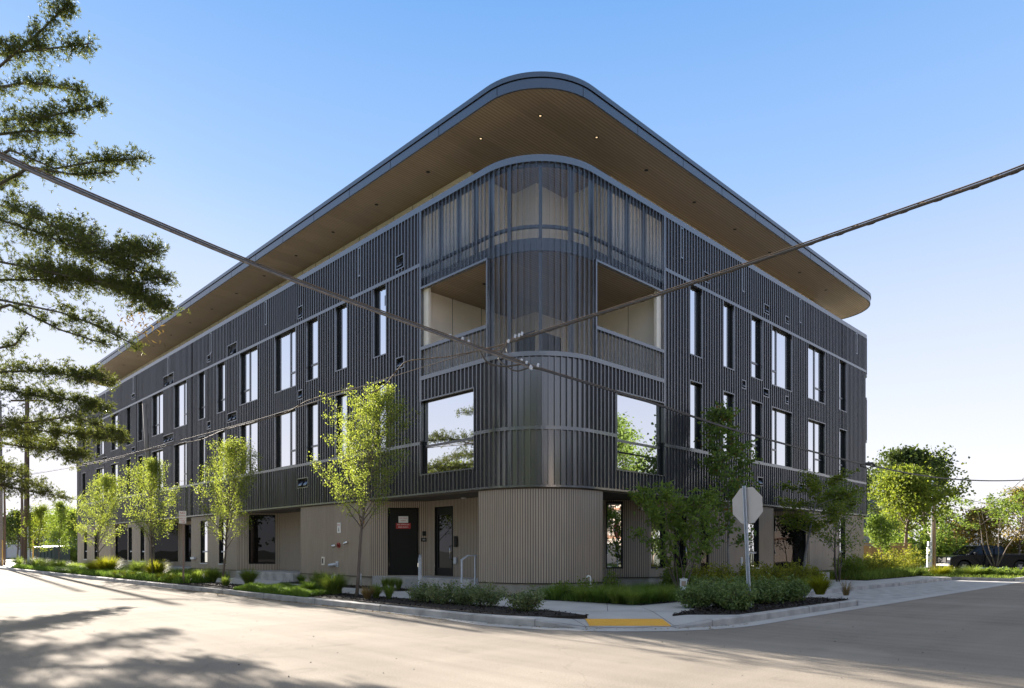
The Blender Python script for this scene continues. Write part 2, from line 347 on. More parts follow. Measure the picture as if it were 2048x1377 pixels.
def hfun(a, b):
    p = wd(a, b); t = min(1, max(0, (p.y - 12.5) / 1.9)); d = max(0, 1.35 - p.x, p.x - 2.98)
    return min(.15, .022 + .128 * t + .13 * min(1, d / 1.25))
path = [(-4.4, b) for b in (120, 80, 60, 50, 40, 30, 20, 15, 10, 7, 5, 3, 2, 1, 0, -1, -2)]
NA = 40
path += [(-.9 + 3.5 * math.cos(PI + t * PI / 2 / NA), -2.7 + 3.5 * math.sin(PI + t * PI / 2 / NA)) for t in range(NA + 1)]
path += [(a, -6.2) for a in (0, 1, 2, 3, 4, 5.25)]
def normals(path):
    out = []
    for i in range(len(path)):
        p, q = path[max(0, i - 1)], path[min(len(path) - 1, i + 1)]
        dx, dy = q[0] - p[0], q[1] - p[1]; l = math.hypot(dx, dy); out.append((-dy / l, dx / l))
    return out
nrm = normals(path)
def off(i, d): return (path[i][0] + nrm[i][0] * d, path[i][1] + nrm[i][1] * d)
m = MB(); st_ = 1
for i in range(len(path) - 1):
    A = []
    for j in (i, i + 1):
        h = hfun(*path[j]); o = off(j, 0); q = off(j, .02); r_ = off(j, .15)
        A.append([(o[0], o[1], -.05), (o[0], o[1], max(.012, h - .02)), (q[0], q[1], max(.014, h)), (r_[0], r_[1], max(.015, h + .001))])
    for k in range(3): m.face([A[0][k], A[1][k], A[1][k + 1], A[0][k + 1]])
# joints between kerb stones
def kerbseg(m, x0, x1, y0, y1, h=.15): m.box(x0, x1, y0, y1, -.05, h)
kerbseg(m, 5.1, 5.25, -6.05, -3.6); kerbseg(m, 5.25, 25.1, -3.72, -3.58, .13); kerbseg(m, 24.95, 25.1, -6.05, -3.72); kerbseg(m, 25.1, 90, -6.2, -6.05)
m.box(5.1, 5.25, -6.2, -6.05, -.05, .149); m.box(24.95, 25.1, -6.2, -6.05, -.05, .149)
m.box(-13.65, -13.5, -6, 46, -.05, .13); m.box(-13.65, -13.5, 60, 120, -.05, .13)
m.box(-60, 60, -16.15, -16.0, -.05, .13)
tag(m.build('kerb', M['conc'], **LO), kind='structure')
m = MB()
for b in [x * 3.05 - 2 for x in range(1, 18)]:
    m.box(-4.404, -4.245, b - .006, b + .006, 0, .1535)
for k in (8, 15, 27, 33):
    o, q = off(17 + k, -.003), off(17 + k, .152); h = hfun(*path[17 + k]) + .003
    t = Vector((o[0], o[1], 0)); u = Vector((q[0], q[1], 0)); d = (u - t).normalized(); s = Vector((-d.y, d.x, 0)) * .006
    m.face([t - s + Vector((0, 0, h)), u - s + Vector((0, 0, h)), u + s + Vector((0, 0, h)), t + s + Vector((0, 0, h))])
    m.face([t - s, t + s, t + s + Vector((0, 0, h)), t - s + Vector((0, 0, h))])
for a in (2.2, 4.0): m.box(a - .006, a + .006, -6.203, -6.045, 0, .1535)
for a in range(8, 25, 3): m.box(a - .008, a + .008, -3.724, -3.575, 0, .1335)
tag(m.build('kerb_joints', M['joint'], **LO), kind='structure')
# gutter pan
m = MB()
for i in range(12, len(path) - 1):
    gw_ = lambda y: .03 if y > 3 else .06 if y > 0 else .12 if y > -1.5 else .22 if y > -2.5 else .34
    g0, g1 = gw_(path[i][1]), gw_(path[i + 1][1])
    p, q, r_, s = off(i, .0), off(i + 1, .0), off(i + 1, -g1), off(i, -g0)
    m.face([(p[0], p[1], .012), (q[0], q[1], .012), (r_[0], r_[1], .006), (s[0], s[1], .006)][::-1])
m.face([(5.25, -6.2, .012), (5.25, -6.56, .006), (90, -6.56, .006), (90, -6.2, .012)])
tag(m.build('gutter', M['walk'], **LO), kind='structure')
# pavement: offset strips that follow the kerb and drop at the crossing ramp
m = MB(); DS = [.15, .4, .7, 1.0, 1.3, 1.6, 1.9, 2.2, 2.6, 3.0, 3.48]
for i in range(len(path) - 1):
    for d0, d1 in zip(DS[:-1], DS[1:]):
        P4 = [off(i, d0), off(i + 1, d0), off(i + 1, d1), off(i, d1)]
        m.face([(x, y, max(.013, hfun(x, y))) for x, y in P4])
def flat(x0, x1, y0, y1, z=.15): m.face([(x0, y0, z), (x1, y0, z), (x1, y1, z), (x0, y1, z)])
flat(-.92, 3, 0, 120); flat(-.92, 5.25, -2.72, 0)
m.box(5.252, 25.0, -3.58, 0, .0, .149)
pav = m.build('pavement', M['walk'], **LO); tag(pav, kind='structure')
m = MB()
def joint(p, q, w=.007):
    p = Vector((p[0], p[1], 0)); q = Vector((q[0], q[1], 0)); L = (q - p).length; n = max(1, int(L / .25)); d = (q - p) / n; s = Vector((-d.y, d.x, 0)).normalized() * w
    for i in range(n):
        u, v = p + d * i, p + d * (i + 1)
        hu, hv = max(.013, hfun(u.x, u.y)) + .003, max(.013, hfun(v.x, v.y)) + .003
        m.face([(u.x - s.x, u.y - s.y, hu), (v.x - s.x, v.y - s.y, hv), (v.x + s.x, v.y + s.y, hv), (u.x + s.x, u.y + s.y, hu)])
def lw(x, y):                                   # world -> local
    dx, dy = x - CX, y - CY; return (dx * st + dy * ct, -dx * ct + dy * st)
joint(lw(1.35, 12.7), lw(.75, 15.0)); joint(lw(2.98, 12.7), lw(2.9, 15.4)); joint(lw(.75, 14.45), lw(4.2, 14.45)); joint(lw(.7, 15.3), lw(.5, 17.5)); joint(lw(2.0, 14.45), lw(2.3, 16.8))
for b in range(3, 48, 3): joint((-2.7, b), (-.95, b))
for a in (3, 6, 9, 12, 15, 18, 21): joint((a, -4.65 if a < 5 else -3.55), (a, -2.3))
tag(m.build('pavement_joints', M['joint'], **LO), kind='structure')
# tactile pad with domes
pad = empty('tactile_pad', wd(*lw(2.16, 13.2)), 0, 'yellow tactile warning pad set in the crossing ramp at the corner', 'tactile pad')
m = MB(); c0 = Vector(wd(*lw(2.16, 13.2)))
def padz(x, y): a, b = lw(x, y); return hfun(a, b)
X0, X1, Y0, Y1 = 1.42, 2.92, 12.72, 13.45
def pz(y): return .022 + .128 * (y - 12.5) / 1.9
m.face([(X0 - c0.x, Y0 - c0.y, pz(Y0) + .009), (X1 - c0.x, Y0 - c0.y, pz(Y0) + .009), (X1 - c0.x, Y1 - c0.y, pz(Y1) + .009), (X0 - c0.x, Y1 - c0.y, pz(Y1) + .009)])
m.face([(X0 - c0.x, Y0 - c0.y, pz(Y0) + .009), (X0 - c0.x, Y0 - c0.y, pz(Y0) - .02), (X1 - c0.x, Y0 - c0.y, pz(Y0) - .02), (X1 - c0.x, Y0 - c0.y, pz(Y0) + .009)])
m.build('plate', M['yellow'], pad)
m = MB()
for i in range(26):
    for j in range(12):
        x = X0 + .03 + i * .0577; y = Y0 + .03 + j * .0605; z = pz(y) + .009; r0, r1 = .013, .008
        ring0 = [(x - c0.x + r0 * math.cos(k * PI / 3), y - c0.y + r0 * math.sin(k * PI / 3), z) for k in range(6)]
        ring1 = [(x - c0.x + r1 * math.cos(k * PI / 3), y - c0.y + r1 * math.sin(k * PI / 3), z + .005) for k in range(6)]
        for k in range(6): m.face([ring0[k], ring0[(k + 1) % 6], ring1[(k + 1) % 6], ring1[k]])
        m.face(ring1)
m.build('domes', M['yellow'], pad)
# planting beds
rng = np.random.default_rng(5)
def inpoly(P, poly):
    x, y = P[:, 0], P[:, 1]; ins = np.zeros(len(P), bool); n = len(poly)
    for i in range(n):
        x1, y1 = poly[i]; x2, y2 = poly[(i + 1) % n]
        c = ((y1 > y) != (y2 > y)) & (x < (x2 - x1) * (y - y1) / (y2 - y1 + 1e-12) + x1); ins ^= c
    return ins
BEDS = {
 'strip': [(-4.24, 50), (-4.24, -2.0), (-4.1, -2.9), (-3.75, -3.7), (-3.03, -4.05), (-2.75, -2.9), (-2.7, 50)],
 'wedge': [(-1.67, -5.1), (-.72, -6.0), (5.08, -6.04), (5.08, -4.75), (.5, -4.65)],
 'grassbed': [(-.45, -.45), (-.3, -1.85), (-.15, -3.3), (1.7, -3.3), (5.2, -2.35), (13.3, -2.3), (13.3, -.05), (2.2, -.05), (1.4, .2), (.5, .9), (.1, 1.9), (-.4, 1.9)],
 'farbed': [(17.6, -2.3), (24.9, -2.3), (24.9, -.05), (17.6, -.05)],
 'leftbed': [(-.95, 5.2), (-.05, 5.2), (-.05, 13.2), (-.95, 13.2)],
 'leftbed2': [(-.95, 19.7), (-.05, 19.7), (-.05, 25.2), (-.95, 25.2)],
 'leftbed3': [(-.95, 33), (-.05, 33), (-.05, 36), (-.95, 36)],
 'leftbed4': [(-.95, 40.3), (-.05, 40.3), (-.05, 49), (-.95, 49)]}
m = MB(); chips_v = []; 
for nm, poly in BEDS.items():
    m.prism(poly, .10, .162, bot=False)
    xs, ys = [p[0] for p in poly], [p[1] for p in poly]
    area = (max(xs) - min(xs)) * (max(ys) - min(ys)); n = int(min(9000, area * (420 if nm in ('wedge', 'grassbed') else 150)))
    P = np.c_[rng.uniform(min(xs), max(xs), n), rng.uniform(min(ys), max(ys), n)]; P = P[inpoly(P, poly)]
    chips_v.append(np.c_[P, np.full(len(P), .166) + rng.exponential(.012, len(P))])
tag(m.build('planting_beds', M['mulch'], **LO), kind='structure')
P = np.concatenate(chips_v); n = len(P)
def quads(C, l, wd_, tilt=.5, rng=rng):
    n = len(C); az = rng.uniform(0, 2 * PI, n); el = rng.normal(0, tilt, n); ro = rng.normal(0, tilt, n)
    d = np.c_[np.cos(az) * np.cos(el), np.sin(az) * np.cos(el), np.sin(el)]
    s = np.c_[-np.sin(az) * np.cos(ro), np.cos(az) * np.cos(ro), np.sin(ro)]
    L_ = (l * rng.uniform(.6, 1.4, n))[:, None] / 2; W_ = (wd_ * rng.uniform(.6, 1.4, n))[:, None] / 2
    V = np.stack([C - d * L_ - s * W_, C + d * L_ - s * W_, C + d * L_ + s * W_, C - d * L_ + s * W_], 1).reshape(-1, 3)
    return V, np.arange(4 * n).reshape(-1, 4)
V, F = quads(P, .06, .022, .35)
o = np_mesh('mulch_chips', V, F, M['mulch']); o.location = LO['loc']; o.rotation_euler = (0, 0, ROT); tag(o, 'dark shredded bark mulch scattered over the planting beds', 'mulch', kind='stuff')
# fallen leaves and grit along the kerb
n = 900; b_ = rng.uniform(-4.5, 14, n); a_ = -4.42 - rng.exponential(.10, n)
P = np.c_[a_, b_, np.full(n, .008)]; rr = b_ < -2.7; ang = rng.uniform(PI, PI * 1.5, rr.sum()); r_ = 3.52 + rng.exponential(.08, rr.sum())
P[rr, 0] = -.9 + r_ * np.cos(ang); P[rr, 1] = -2.7 + r_ * np.sin(ang); P[rr, 2] = .018
V, F = quads(P, .035, .02, .25)
o = np_mesh('fallen_leaves', V, F, M['grassdry']); o.location = LO['loc']; o.rotation_euler = (0, 0, ROT); tag(o, 'dry leaves and grit gathered along the foot of the kerb', 'leaf litter', kind='stuff')
n = 260; P = np.c_[rng.uniform(-9, 9, n), rng.uniform(6.5, 22, n), np.full(n, .004)]
V, F = quads(P, .016, .013, .5)
o = np_mesh('road_grit', V, F, M['rubber']); tag(o, 'specks of dark grit on the street', 'grit', kind='stuff')
# tar dots seen at the front of the crossing
# ------------------------------------------------------------------ the apartment building
BL = empty('apartment_building', (CX, CY, 0), ROT, 'dark ribbed-metal apartment building with a rounded corner and a wide flat roof', 'building')
RC = 2.15; ARC = RC * PI / 2; PITCH = .178
ENDA, ENDB = 24.3, 48.95
def pos(s, o=0.0):
    """outline of the facades: s<0 left wall (b = RC - s), arc, then right wall (a = RC + s - ARC); o = outward offset"""
    if s < 0: return (-o, RC - s)
    if s < ARC:
        t = s / RC; r_ = RC + o
        return (RC - r_ * math.cos(t), RC - r_ * math.sin(t))
    return (RC + s - ARC, -o)
def sL(b): return RC - b
def sR(a): return a - RC + ARC
SMIN, SMAX = sL(ENDB), sR(ENDA)
PROF = [(0, 0), (.116, 0), (.119, .064), (.159, .064), (.162, 0), (PITCH, 0)]
def ribbed(mb, s0, s1, z0, z1, holes=(), posf=pos, base=0.0, uvs=False):
    k0 = math.floor(s0 / PITCH) - 1; k1 = math.ceil(s1 / PITCH) + 1
    for k in range(k0, k1):
        tl = random.Random(k * 7919 + 13).gauss(0, .0022)        # every pan sits very slightly out of true
        for j_, ((u0, o0), (u1, o1)) in enumerate(zip(PROF[:-1], PROF[1:])):
            if j_ == 0: o0, o1 = tl, -tl
            elif j_ == 1: o0 = -tl
            elif j_ == 2: o0, o1 = o0 + tl * .5, o1 - tl * .5
            a, b = k * PITCH + u0, k * PITCH + u1; mid = (a + b) / 2
            if mid < s0 or mid > s1: continue
            iv = [(z0, z1)]
            for (h0, h1, y0, y1) in holes:
                if h0 <= mid <= h1:
                    nv = []
                    for p, q in iv:
                        if y1 <= p or y0 >= q: nv.append((p, q)); continue
                        if y0 > p: nv.append((p, y0))
                        if y1 < q: nv.append((y1, q))
                    iv = nv
            P, Q = posf(a, base + o0), posf(b, base + o1)
            for p, q in iv:
                mb.face([(P[0], P[1], p), (Q[0], Q[1], p), (Q[0], Q[1], q), (P[0], P[1], q)], 0,
                        [(a + o0, p), (b + o1, p), (b + o1, q), (a + o0, q)] if uvs else None)
def band(mb, s0, s1, z0, z1, o0, o1, step=.25, posf=pos, mi=0):
    """solid strip following the outline, from offset o0 (back) to o1 (front)"""
    n = max(1, int(abs(s1 - s0) / step)) if (s1 > 0 and s0 < ARC) or posf is not pos else 1
    ss = [s0 + (s1 - s0) * i / n for i in range(n + 1)]
    if posf is pos:
        ss = sorted(set([s0, s1] + [x for x in ([0, ARC] + [ARC * i / 24 for i in range(25)]) if s0 < x < s1]))
    for a, b in zip(ss[:-1], ss[1:]):
        A0, A1, B0, B1 = posf(a, o0), posf(a, o1), posf(b, o0), posf(b, o1)
        mb.face([(*A1, z0), (*B1, z0), (*B1, z1), (*A1, z1)], mi); mb.face([(*A1, z1), (*B1, z1), (*B0, z1), (*A0, z1)], mi)
        mb.face([(*A0, z0), (*B0, z0), (*B1, z0), (*A1, z0)], mi); mb.face([(*B0, z0), (*A0, z0), (*A0, z1), (*B0, z1)], mi)
    for a, fl in ((ss[0], 0), (ss[-1], 1)):
        A0, A1 = posf(a, o0), posf(a, o1); f = [(*A0, z0), (*A1, z0), (*A1, z1), (*A0, z1)]
        mb.face(f[::-1] if fl else f, mi)
# --- openings measured on the facades: (b or a from, to, z0, z1, kind)
UZ = (8.15, 10.52); LZ = (4.93, 7.22)
winL = [(7.21, 7.97, 'f'), (9.71, 10.51, 'f'), (11.84, 12.74, 't'), (13.65, 15.49, 'dr'), (17.18, 19.02, 'dl'), (20.75, 21.68, 't'), (23.25, 24.12, 't'),
        (25.79, 27.69, 'dr'), (29.45, 31.34, 'dl'), (33.1, 33.97, 't'), (35.42, 36.34, 't'), (38.0, 39.79, 'dr'), (41.48, 43.45, 'dl'), (46.35, 47.31, 't')]
winR = [(7.37, 8.16, 'f'), (9.65, 10.42, 'f'), (11.81, 12.70, 't'), (13.58, 15.45, 'dn'), (17.09, 18.97, 'df'), (20.72, 21.6, 't')]
holes = []
WIN = []                                   # s0, s1, z0, z1, kind
for b0, b1, k in winL:
    for z in (UZ, LZ): WIN.append((sL(b1), sL(b0), *z, k))
for a0, a1, k in winR:
    for z in (UZ, LZ): WIN.append((sR(a0), sR(a1), *z, k))
WIN.append((sL(5.28), sL(2.69), 3.86, 6.2, 'big')); WIN.append((sR(3.26), sR(5.80), 3.86, 6.2, 'big'))
for q in WIN: holes.append(q[:4])
S0, S1 = sL(5.28), sR(5.80)                # the corner bay
slots = [(sL(x), 11.28, 12.22) for x in (8.85, 16.36, 22.47, 28.6, 34.9, 41.0, 46.6)] + [(sR(x), 11.28, 12.22) for x in (6.84, 11.15, 16.28, 22.96)]
vents = [(sL(6.63), sL(6.15), 10.78, 11.25, 1), (sL(13.46), sL(13.02), 10.78, 11.28, 1), (sL(13.46), sL(13.04), 7.5, 7.9, 1), (sL(13.5), sL(12.6), 3.93, 4.34, 2),
         (sL(20.46), sL(19.36), 10.62, 11.18, 1.5), (sL(22.95), sL(22.47), 10.86, 11.22, 1), (sL(6.63), sL(6.15), 7.46, 7.86, 1), (sL(20.46), sL(19.38), 7.5, 7.95, 2),
         (sL(22.95), sL(22.47), 7.5, 7.9, 1), (sL(29.46), sL(27.7), 10.64, 11.3, 2), (sL(29.46), sL(27.75), 7.48, 7.95, 3), (sL(29.3), sL(28.2), 3.9, 4.3, 2),
         (sL(35.2), sL(34.55), 10.9, 11.25, 2), (sL(35.2), sL(34.55), 7.5, 7.9, 2), (sL(41.9), sL(40.7), 10.8, 11.25, 2), (sL(41.9), sL(40.7), 7.5, 7.9, 2),
         (sR(8.23), sR(8.62), 10.86, 11.22, 1), (sR(12.85), sR(13.33), 10.86, 11.24, 1), (sR(14.8), sR(15.15), 10.9, 11.22, 1), (sR(11.0), sR(11.35), 7.56, 7.9, 1),
         (sR(12.76), sR(13.28), 7.54, 7.88, 1), (sR(14.8), sR(15.12), 7.54, 7.88, 1), (sR(16.1), sR(16.75), 3.96, 4.32, 1), (sR(22.2), sR(22.75), 3.96, 4.32, 1), (sR(12.3), sR(12.8), 3.96, 4.32, 1)]
for s, z0, z1 in slots: holes.append((s - .05, s + .05, z0, z1))
for v in vents: holes.append(v[:4])
ZB, ZBELT, ZBAND, ZTOP = 3.20, 4.86, 10.59, 12.30
mb = MB()
ribbed(mb, SMIN, SMAX, ZB + .05, ZBELT - .05, holes)
ribbed(mb, SMIN, S0, ZBELT + .05, ZBAND - .05, holes); ribbed(mb, S1, SMAX, ZBELT + .05, ZBAND - .05, holes)
ribbed(mb, S0, S1, ZBELT + .05, 6.86, holes)
ribbed(mb, SMIN, S0, ZBAND + .06, ZTOP, holes); ribbed(mb, S1, SMAX, ZBAND + .06, ZTOP, holes)
mb.build('ribbed_cladding', M['metal'], BL)
# perforated screens round the corner
mb = MB()
ribbed(mb, S0, S1, 9.86, ZTOP, (), uvs=True)
ribbed(mb, sL(2.08), sR(2.24), 7.0, 9.86, (), uvs=True)
ribbed(mb, S0, sL(2.08), 7.0, 7.84, (), uvs=True); ribbed(mb, sR(2.24), S1, 7.0, 7.84, (), uvs=True)
scr = mb.build('perforated_screen', M['screen'], BL)
# trims
mb = MB()
band(mb, SMIN, SMAX, ZTOP, ZTOP + .19, -.25, .06)                                     # coping
band(mb, SMIN, S0, ZBAND - .05, ZBAND + .06, -.02, .064); band(mb, S1, SMAX, ZBAND - .05, ZBAND + .06, -.02, .064)
band(mb, SMIN, S0, ZBELT - .05, ZBELT + .05, -.02, .064); band(mb, sL(2.69) + .02, sR(3.26) - .02, ZBELT - .05, ZBELT + .05, -.02, .064); band(mb, S1, SMAX, ZBELT - .05, ZBELT + .05, -.02, .064)
band(mb, S0, S1, 6.87, 7.0, -.08, .064)
band(mb, SMIN, SMAX, ZB, ZB + .06, -.04, .07)
band(mb, S0, sL(2.08), 7.84, 7.94, -.07, .065); band(mb, sR(2.24), S1, 7.84, 7.94, -.07, .065)   # balcony rails
band(mb, S0, sL(2.08), 9.80, 9.86, -.06, .064); band(mb, sR(2.24), S1, 9.80, 9.86, -.06, .064)
for s0, s1, z0, z1 in ((S0 - .035, S0 + .035, 4.93, 12.3), (S1 - .035, S1 + .035, 4.93, 12.3), (sL(2.08) - .06, sL(2.08), 7.0, 9.86), (sR(2.24), sR(2.24) + .06, 7.0, 9.86)):
    band(mb, s0, s1, z0, z1, -.06, .060)
for q in WIN:                                                                        # slim metal sill, head and jambs
    s0, s1, z0, z1, k = q
    band(mb, s0 - .03, s1 + .03, z0 - .035, z0 + .002, -.05, .062)
    if z1 < 10: band(mb, s0 - .03, s1 + .03, z1 - .002, z1 + .035, -.05, .062)
    band(mb, s0 - .03, s0, z0 + .002, z1 - .002, -.05, .060); band(mb, s1, s1 + .03, z0 + .002, z1 - .002, -.05, .060)
mb.build('metal_trims', M['trim'], BL)
# slots: a light outline with a dark recess
for s, z0, z1 in slots:
    mb = MB()
    band(mb, s - .095, s - .05, z0 - .05, z1 + .05, -.04, .066); band(mb, s + .05, s + .095, z0 - .05, z1 + .05, -.04, .066)
    band(mb, s - .05, s + .05, z0 - .05, z0, -.04, .066); band(mb, s - .05, s + .05, z1, z1 + .05, -.04, .066)
    f = mb.build('overflow_slot', M['trim'], BL)
    mb = MB(); band(mb, s - .05, s + .05, z0, z1, -.20, -.16); mb.build('recess', M['black'], f)
for s0, s1, z0, z1, n in vents:
    mb = MB(); t = .035
    band(mb, s0, s1, z0, z0 + t, -.05, .064); band(mb, s0, s1, z1 - t, z1, -.05, .064); band(mb, s0, s0 + t, z0 + t, z1 - t, -.05, .064); band(mb, s1 - t, s1, z0 + t, z1 - t, -.05, .064)
    f = mb.build('vent', M['trim'], BL)
    mb = MB(); band(mb, s0 + t, s1 - t, z0 + t, z1 - t, -.06, -.055); mb.build('recess', M['black'], f)
    k = int(n); cw = (s1 - s0 - 2 * t) / k
    for i in range(k):                                       # projecting wedge hoods, open at the bottom
        mb = MB(); c0, c1 = s0 + t + cw * (i + .5) - min(.13, cw * .36), s0 + t + cw * (i + .5) + min(.13, cw * .36); y0 = z0 + t + .05; y1 = y0 + min(.24, z1 - z0 - .14)
        A, B = pos(c0, -.05), pos(c1, -.05); C_, D = pos(c0, .085), pos(c1, .085)
        mb.face([(*A, y1), (*B, y1), (*D, y0 + .03), (*C_, y0 + .03)][::-1]); mb.face([(*A, y0), (*C_, y0), (*C_, y0 + .03), (*A, y1)]); mb.face([(*B, y0), (*B, y1), (*D, y0 + .03), (*D, y0)])
        mb.face([(*C_, y0), (*D, y0), (*D, y0 + .03), (*C_, y0 + .03)])
        mb.build('hood', M['fascia'], f)
# windows
REC = .093
def window(s0, s1, z0, z1, kind):
    mb = MB(); 
    band(mb, s0, s0 + .012, z0, z1, -REC - .04, -.002); band(mb, s1 - .012, s1, z0, z1, -REC - .04, -.002)
    band(mb, s0 + .012, s1 - .012, z0, z0 + .012, -REC - .04, -.002); band(mb, s0 + .012, s1 - .012, z1 - .012, z1, -REC - .04, -.002)
    fw = .034
    band(mb, s0 + .012, s0 + fw, z0 + .012, z1 - .012, -REC - .04, -REC + .02); band(mb, s1 - fw, s1 - .012, z0 + .012, z1 - .012, -REC - .04, -REC + .02)
    band(mb, s0 + fw, s1 - fw, z0 + .012, z0 + fw, -REC - .04, -REC + .02); band(mb, s0 + fw, s1 - fw, z1 - fw, z1 - .012, -REC - .04, -REC + .02)
    f = mb.build('window', M['black'], BL)
    mb = MB(); left = s0 < 0; w_ = s1 - s0
    # 'near' is the side towards the street corner
    def mull(sx): band(mb, sx - .035, sx + .035, z0 + fw, z1 - fw, -REC - .03, -REC + .035)
    def tr(a, b, z=None):
        z = z or z0 + .62; band(mb, a, b, z - .035, z + .035, -REC - .03, -REC + .030)
    if kind == 't': tr(s0 + fw, s1 - fw)
    if kind == 'big': tr(s0 + fw, s1 - fw, z0 + .90)
    if kind in ('dr', 'dl', 'dn', 'df'):
        fr = {'dr': .64, 'dl': .42, 'dn': .34, 'df': .53}[kind]; sx = s0 + w_ * fr; mull(sx)
        if kind in ('dr', 'df'): tr(sx + .035, s1 - fw)
        else: tr(s0 + fw, sx - .035)
    if mb.f: mb.build('mullion', M['fascia'], f)
    g = MB(); A, B = pos(s0 + fw, -REC), pos(s1 - fw, -REC)
    g.face([(*A, z0 + fw), (*B, z0 + fw), (*B, z1 - fw), (*A, z1 - fw)]); g.build('glass', M['glass'], f)
for q in WIN: window(*q)
# backing wall so that no light leaks between the ribs and openings, and the far sides of the block
mb = MB()
def backing(s0, s1, z0, z1):
    hs = sorted([h for h in holes if h[1] > s0 and h[0] < s1 and h[3] > z0 and h[2] < z1])
    xs = sorted(set([s0, s1] + [x for h in hs for x in h[:2] if s0 < x < s1] + [x for x in [ARC * i / 16 for i in range(17)] if s0 < x < s1]))
    for a, b in zip(xs[:-1], xs[1:]):
        mid = (a + b) / 2; iv = [(z0, z1)]
        for h in hs:
            if h[0] <= mid <= h[1]:
                nv = []
                for p, q in iv:
                    if h[3] <= p or h[2] >= q: nv.append((p, q)); continue
                    if h[2] > p: nv.append((p, h[2]))
                    if h[3] < q: nv.append((h[3], q))
                iv = nv
        A, B = pos(a, -.03), pos(b, -.03)
        for p, q in iv: mb.face([(*A, p), (*B, p), (*B, q), (*A, q)])
backing(SMIN, S0, ZB, ZTOP); backing(S0, S1, ZB, 6.87); backing(S1, SMAX, ZB, ZTOP)
# end walls
mb.box(ENDA - .03, ENDA, .03, 48.9, 3.2, 12.3); mb.box(.03, ENDA - .03, ENDB - .03, ENDB, 3.2, 12.3)
mb.build('sheathing', M['black'], BL)
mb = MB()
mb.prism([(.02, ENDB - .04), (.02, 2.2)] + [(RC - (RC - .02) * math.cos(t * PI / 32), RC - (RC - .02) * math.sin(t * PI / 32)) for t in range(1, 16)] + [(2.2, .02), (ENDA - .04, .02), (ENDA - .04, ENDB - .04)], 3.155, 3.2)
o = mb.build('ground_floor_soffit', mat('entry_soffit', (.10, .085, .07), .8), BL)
# end wall ribs (left end and the rounded balconies at the right end)
def posE(s, o=0):                                            # right end: straight then quarter round then away
    r_ = .62
    if s < 0: return (ENDA + s + .0, -o)
    if s < r_ * PI / 2: t = s / r_; return (ENDA + (r_ + o) * math.sin(t), r_ - (r_ + o) * math.cos(t))
    return (ENDA + r_ + o, r_ + s - r_ * PI / 2)
for z0, z1 in ((3.25, 5.62), (7.05, 9.15), (10.42, 12.3)):
    mb = MB(); ribbed(mb, 0, 3.2, z0 + .05, z1, (), posE)
    f = mb.build('end_balcony', M['metal'], BL)
    mb = MB(); band(mb, 0, 3.2, z1, z1 + .12 if z1 < 12 else z1 + .19, -.1, .06, .12, posE); band(mb, 0, 3.2, z0 - .06, z0 + .05, -.1, .06, .12, posE); mb.build('rail', M['trim'], f)
    mb = MB(); pts = [posE(x * .12, .0) for x in range(0, 22)]
    mb.prism(pts + [(ENDA, 2.3)], z0 - .12, z0 - .061); mb.build('deck', M['fascia'], f)
# ---- floors, walls and ceiling inside the corner bay
mb = MB()
def slab(z0, z1, o):
    pts = [pos(s, -o) for s in [S0] + [ARC * i / 16 for i in range(17)] + [S1]]
    mb.prism(pts + [(pts[-1][0], 5.8 + .4), (5.3 - .0, 6.2)] if False else pts + [(7.5, pts[-1][1]), (7.5, 7.5), (pts[0][0], 7.5)], z0, z1)
slab(6.62, 6.86, .09)
mb.build('third_floor_slab', M['fascia'], BL)
mb = MB(); slab(9.87, 10.22, .09); mb.build('fourth_floor_slab', M['fascia'], BL)
mb = MB(); pts = [pos(s, -.10) for s in [S0] + [ARC * i / 16 for i in range(17)] + [S1]]
P_ = pts + [(7.4, pts[-1][1]), (7.4, 7.4), (pts[0][0], 7.4)]
mb.face([(x, y, 9.855) for x, y in P_][::-1], 0, [(y, x) for x, y in P_][::-1]); mb.build('balcony_ceiling', M['wood'], BL)
mb = MB()
def wall(mb, pts, z0, z1, mi=0, u0=0):
    u = u0
    for p, q in zip(pts[:-1], pts[1:]):
        L_ = math.hypot(q[0] - p[0], q[1] - p[1])
        mb.face([(*p, z0), (*q, z0), (*q, z1), (*p, z1)], mi, [(u, z0), (u + L_, z0), (u + L_, z1), (u, z1)]); u += L_
    return u
wall(mb, [(.06, 5.30), (4.2, 5.30), (4.2, 4.2), (5.82, 4.2), (5.82, .06)], 6.86, 9.85)
mb.build('balcony_walls', M['cream'], BL)
mb = MB(); wall(mb, [(2.05, ENDB - 1.2), (2.05, 5.28), (4.2, 5.28), (4.2, 4.2), (5.72, 4.2), (5.72, 2.07), (ENDA - 1.2, 2.07)], 10.0, 14.41)
mb.build('fourth_floor_walls', M['cream'], BL)
mb = MB()                                                    # fine seams between the cream panels
for x in (1.3, 2.6, 3.9): mb.box(x - .006, x + .006, 5.290, 5.301, 6.87, 9.85)
for y in (1.4, 2.7): mb.box(5.811, 5.822, y - .006, y + .006, 6.87, 9.85)
for b in range(6, 48, 1): mb.box(2.040, 2.051, b * 1.22 % 60 - .005, b * 1.22 % 60 + .005, 12.4, 14.4) if 5.3 < b * 1.22 % 60 < 47 else None
for a in range(5, 20, 1): mb.box(a * 1.22 - .005, a * 1.22 + .005, 2.060, 2.071, 12.4, 14.4) if a * 1.22 > 5.8 else None
mb.build('panel_seams', M['joint'], BL)
mb = MB(); mb.box(.06, .16, 5.0, 5.29, 6.87, 9.85); mb.build('opening_trim', M['cream'], BL); mb = MB(); mb.box(5.52, 5.81, .06, .16, 6.87, 9.85); mb.build('opening_trim', M['cream'], BL)
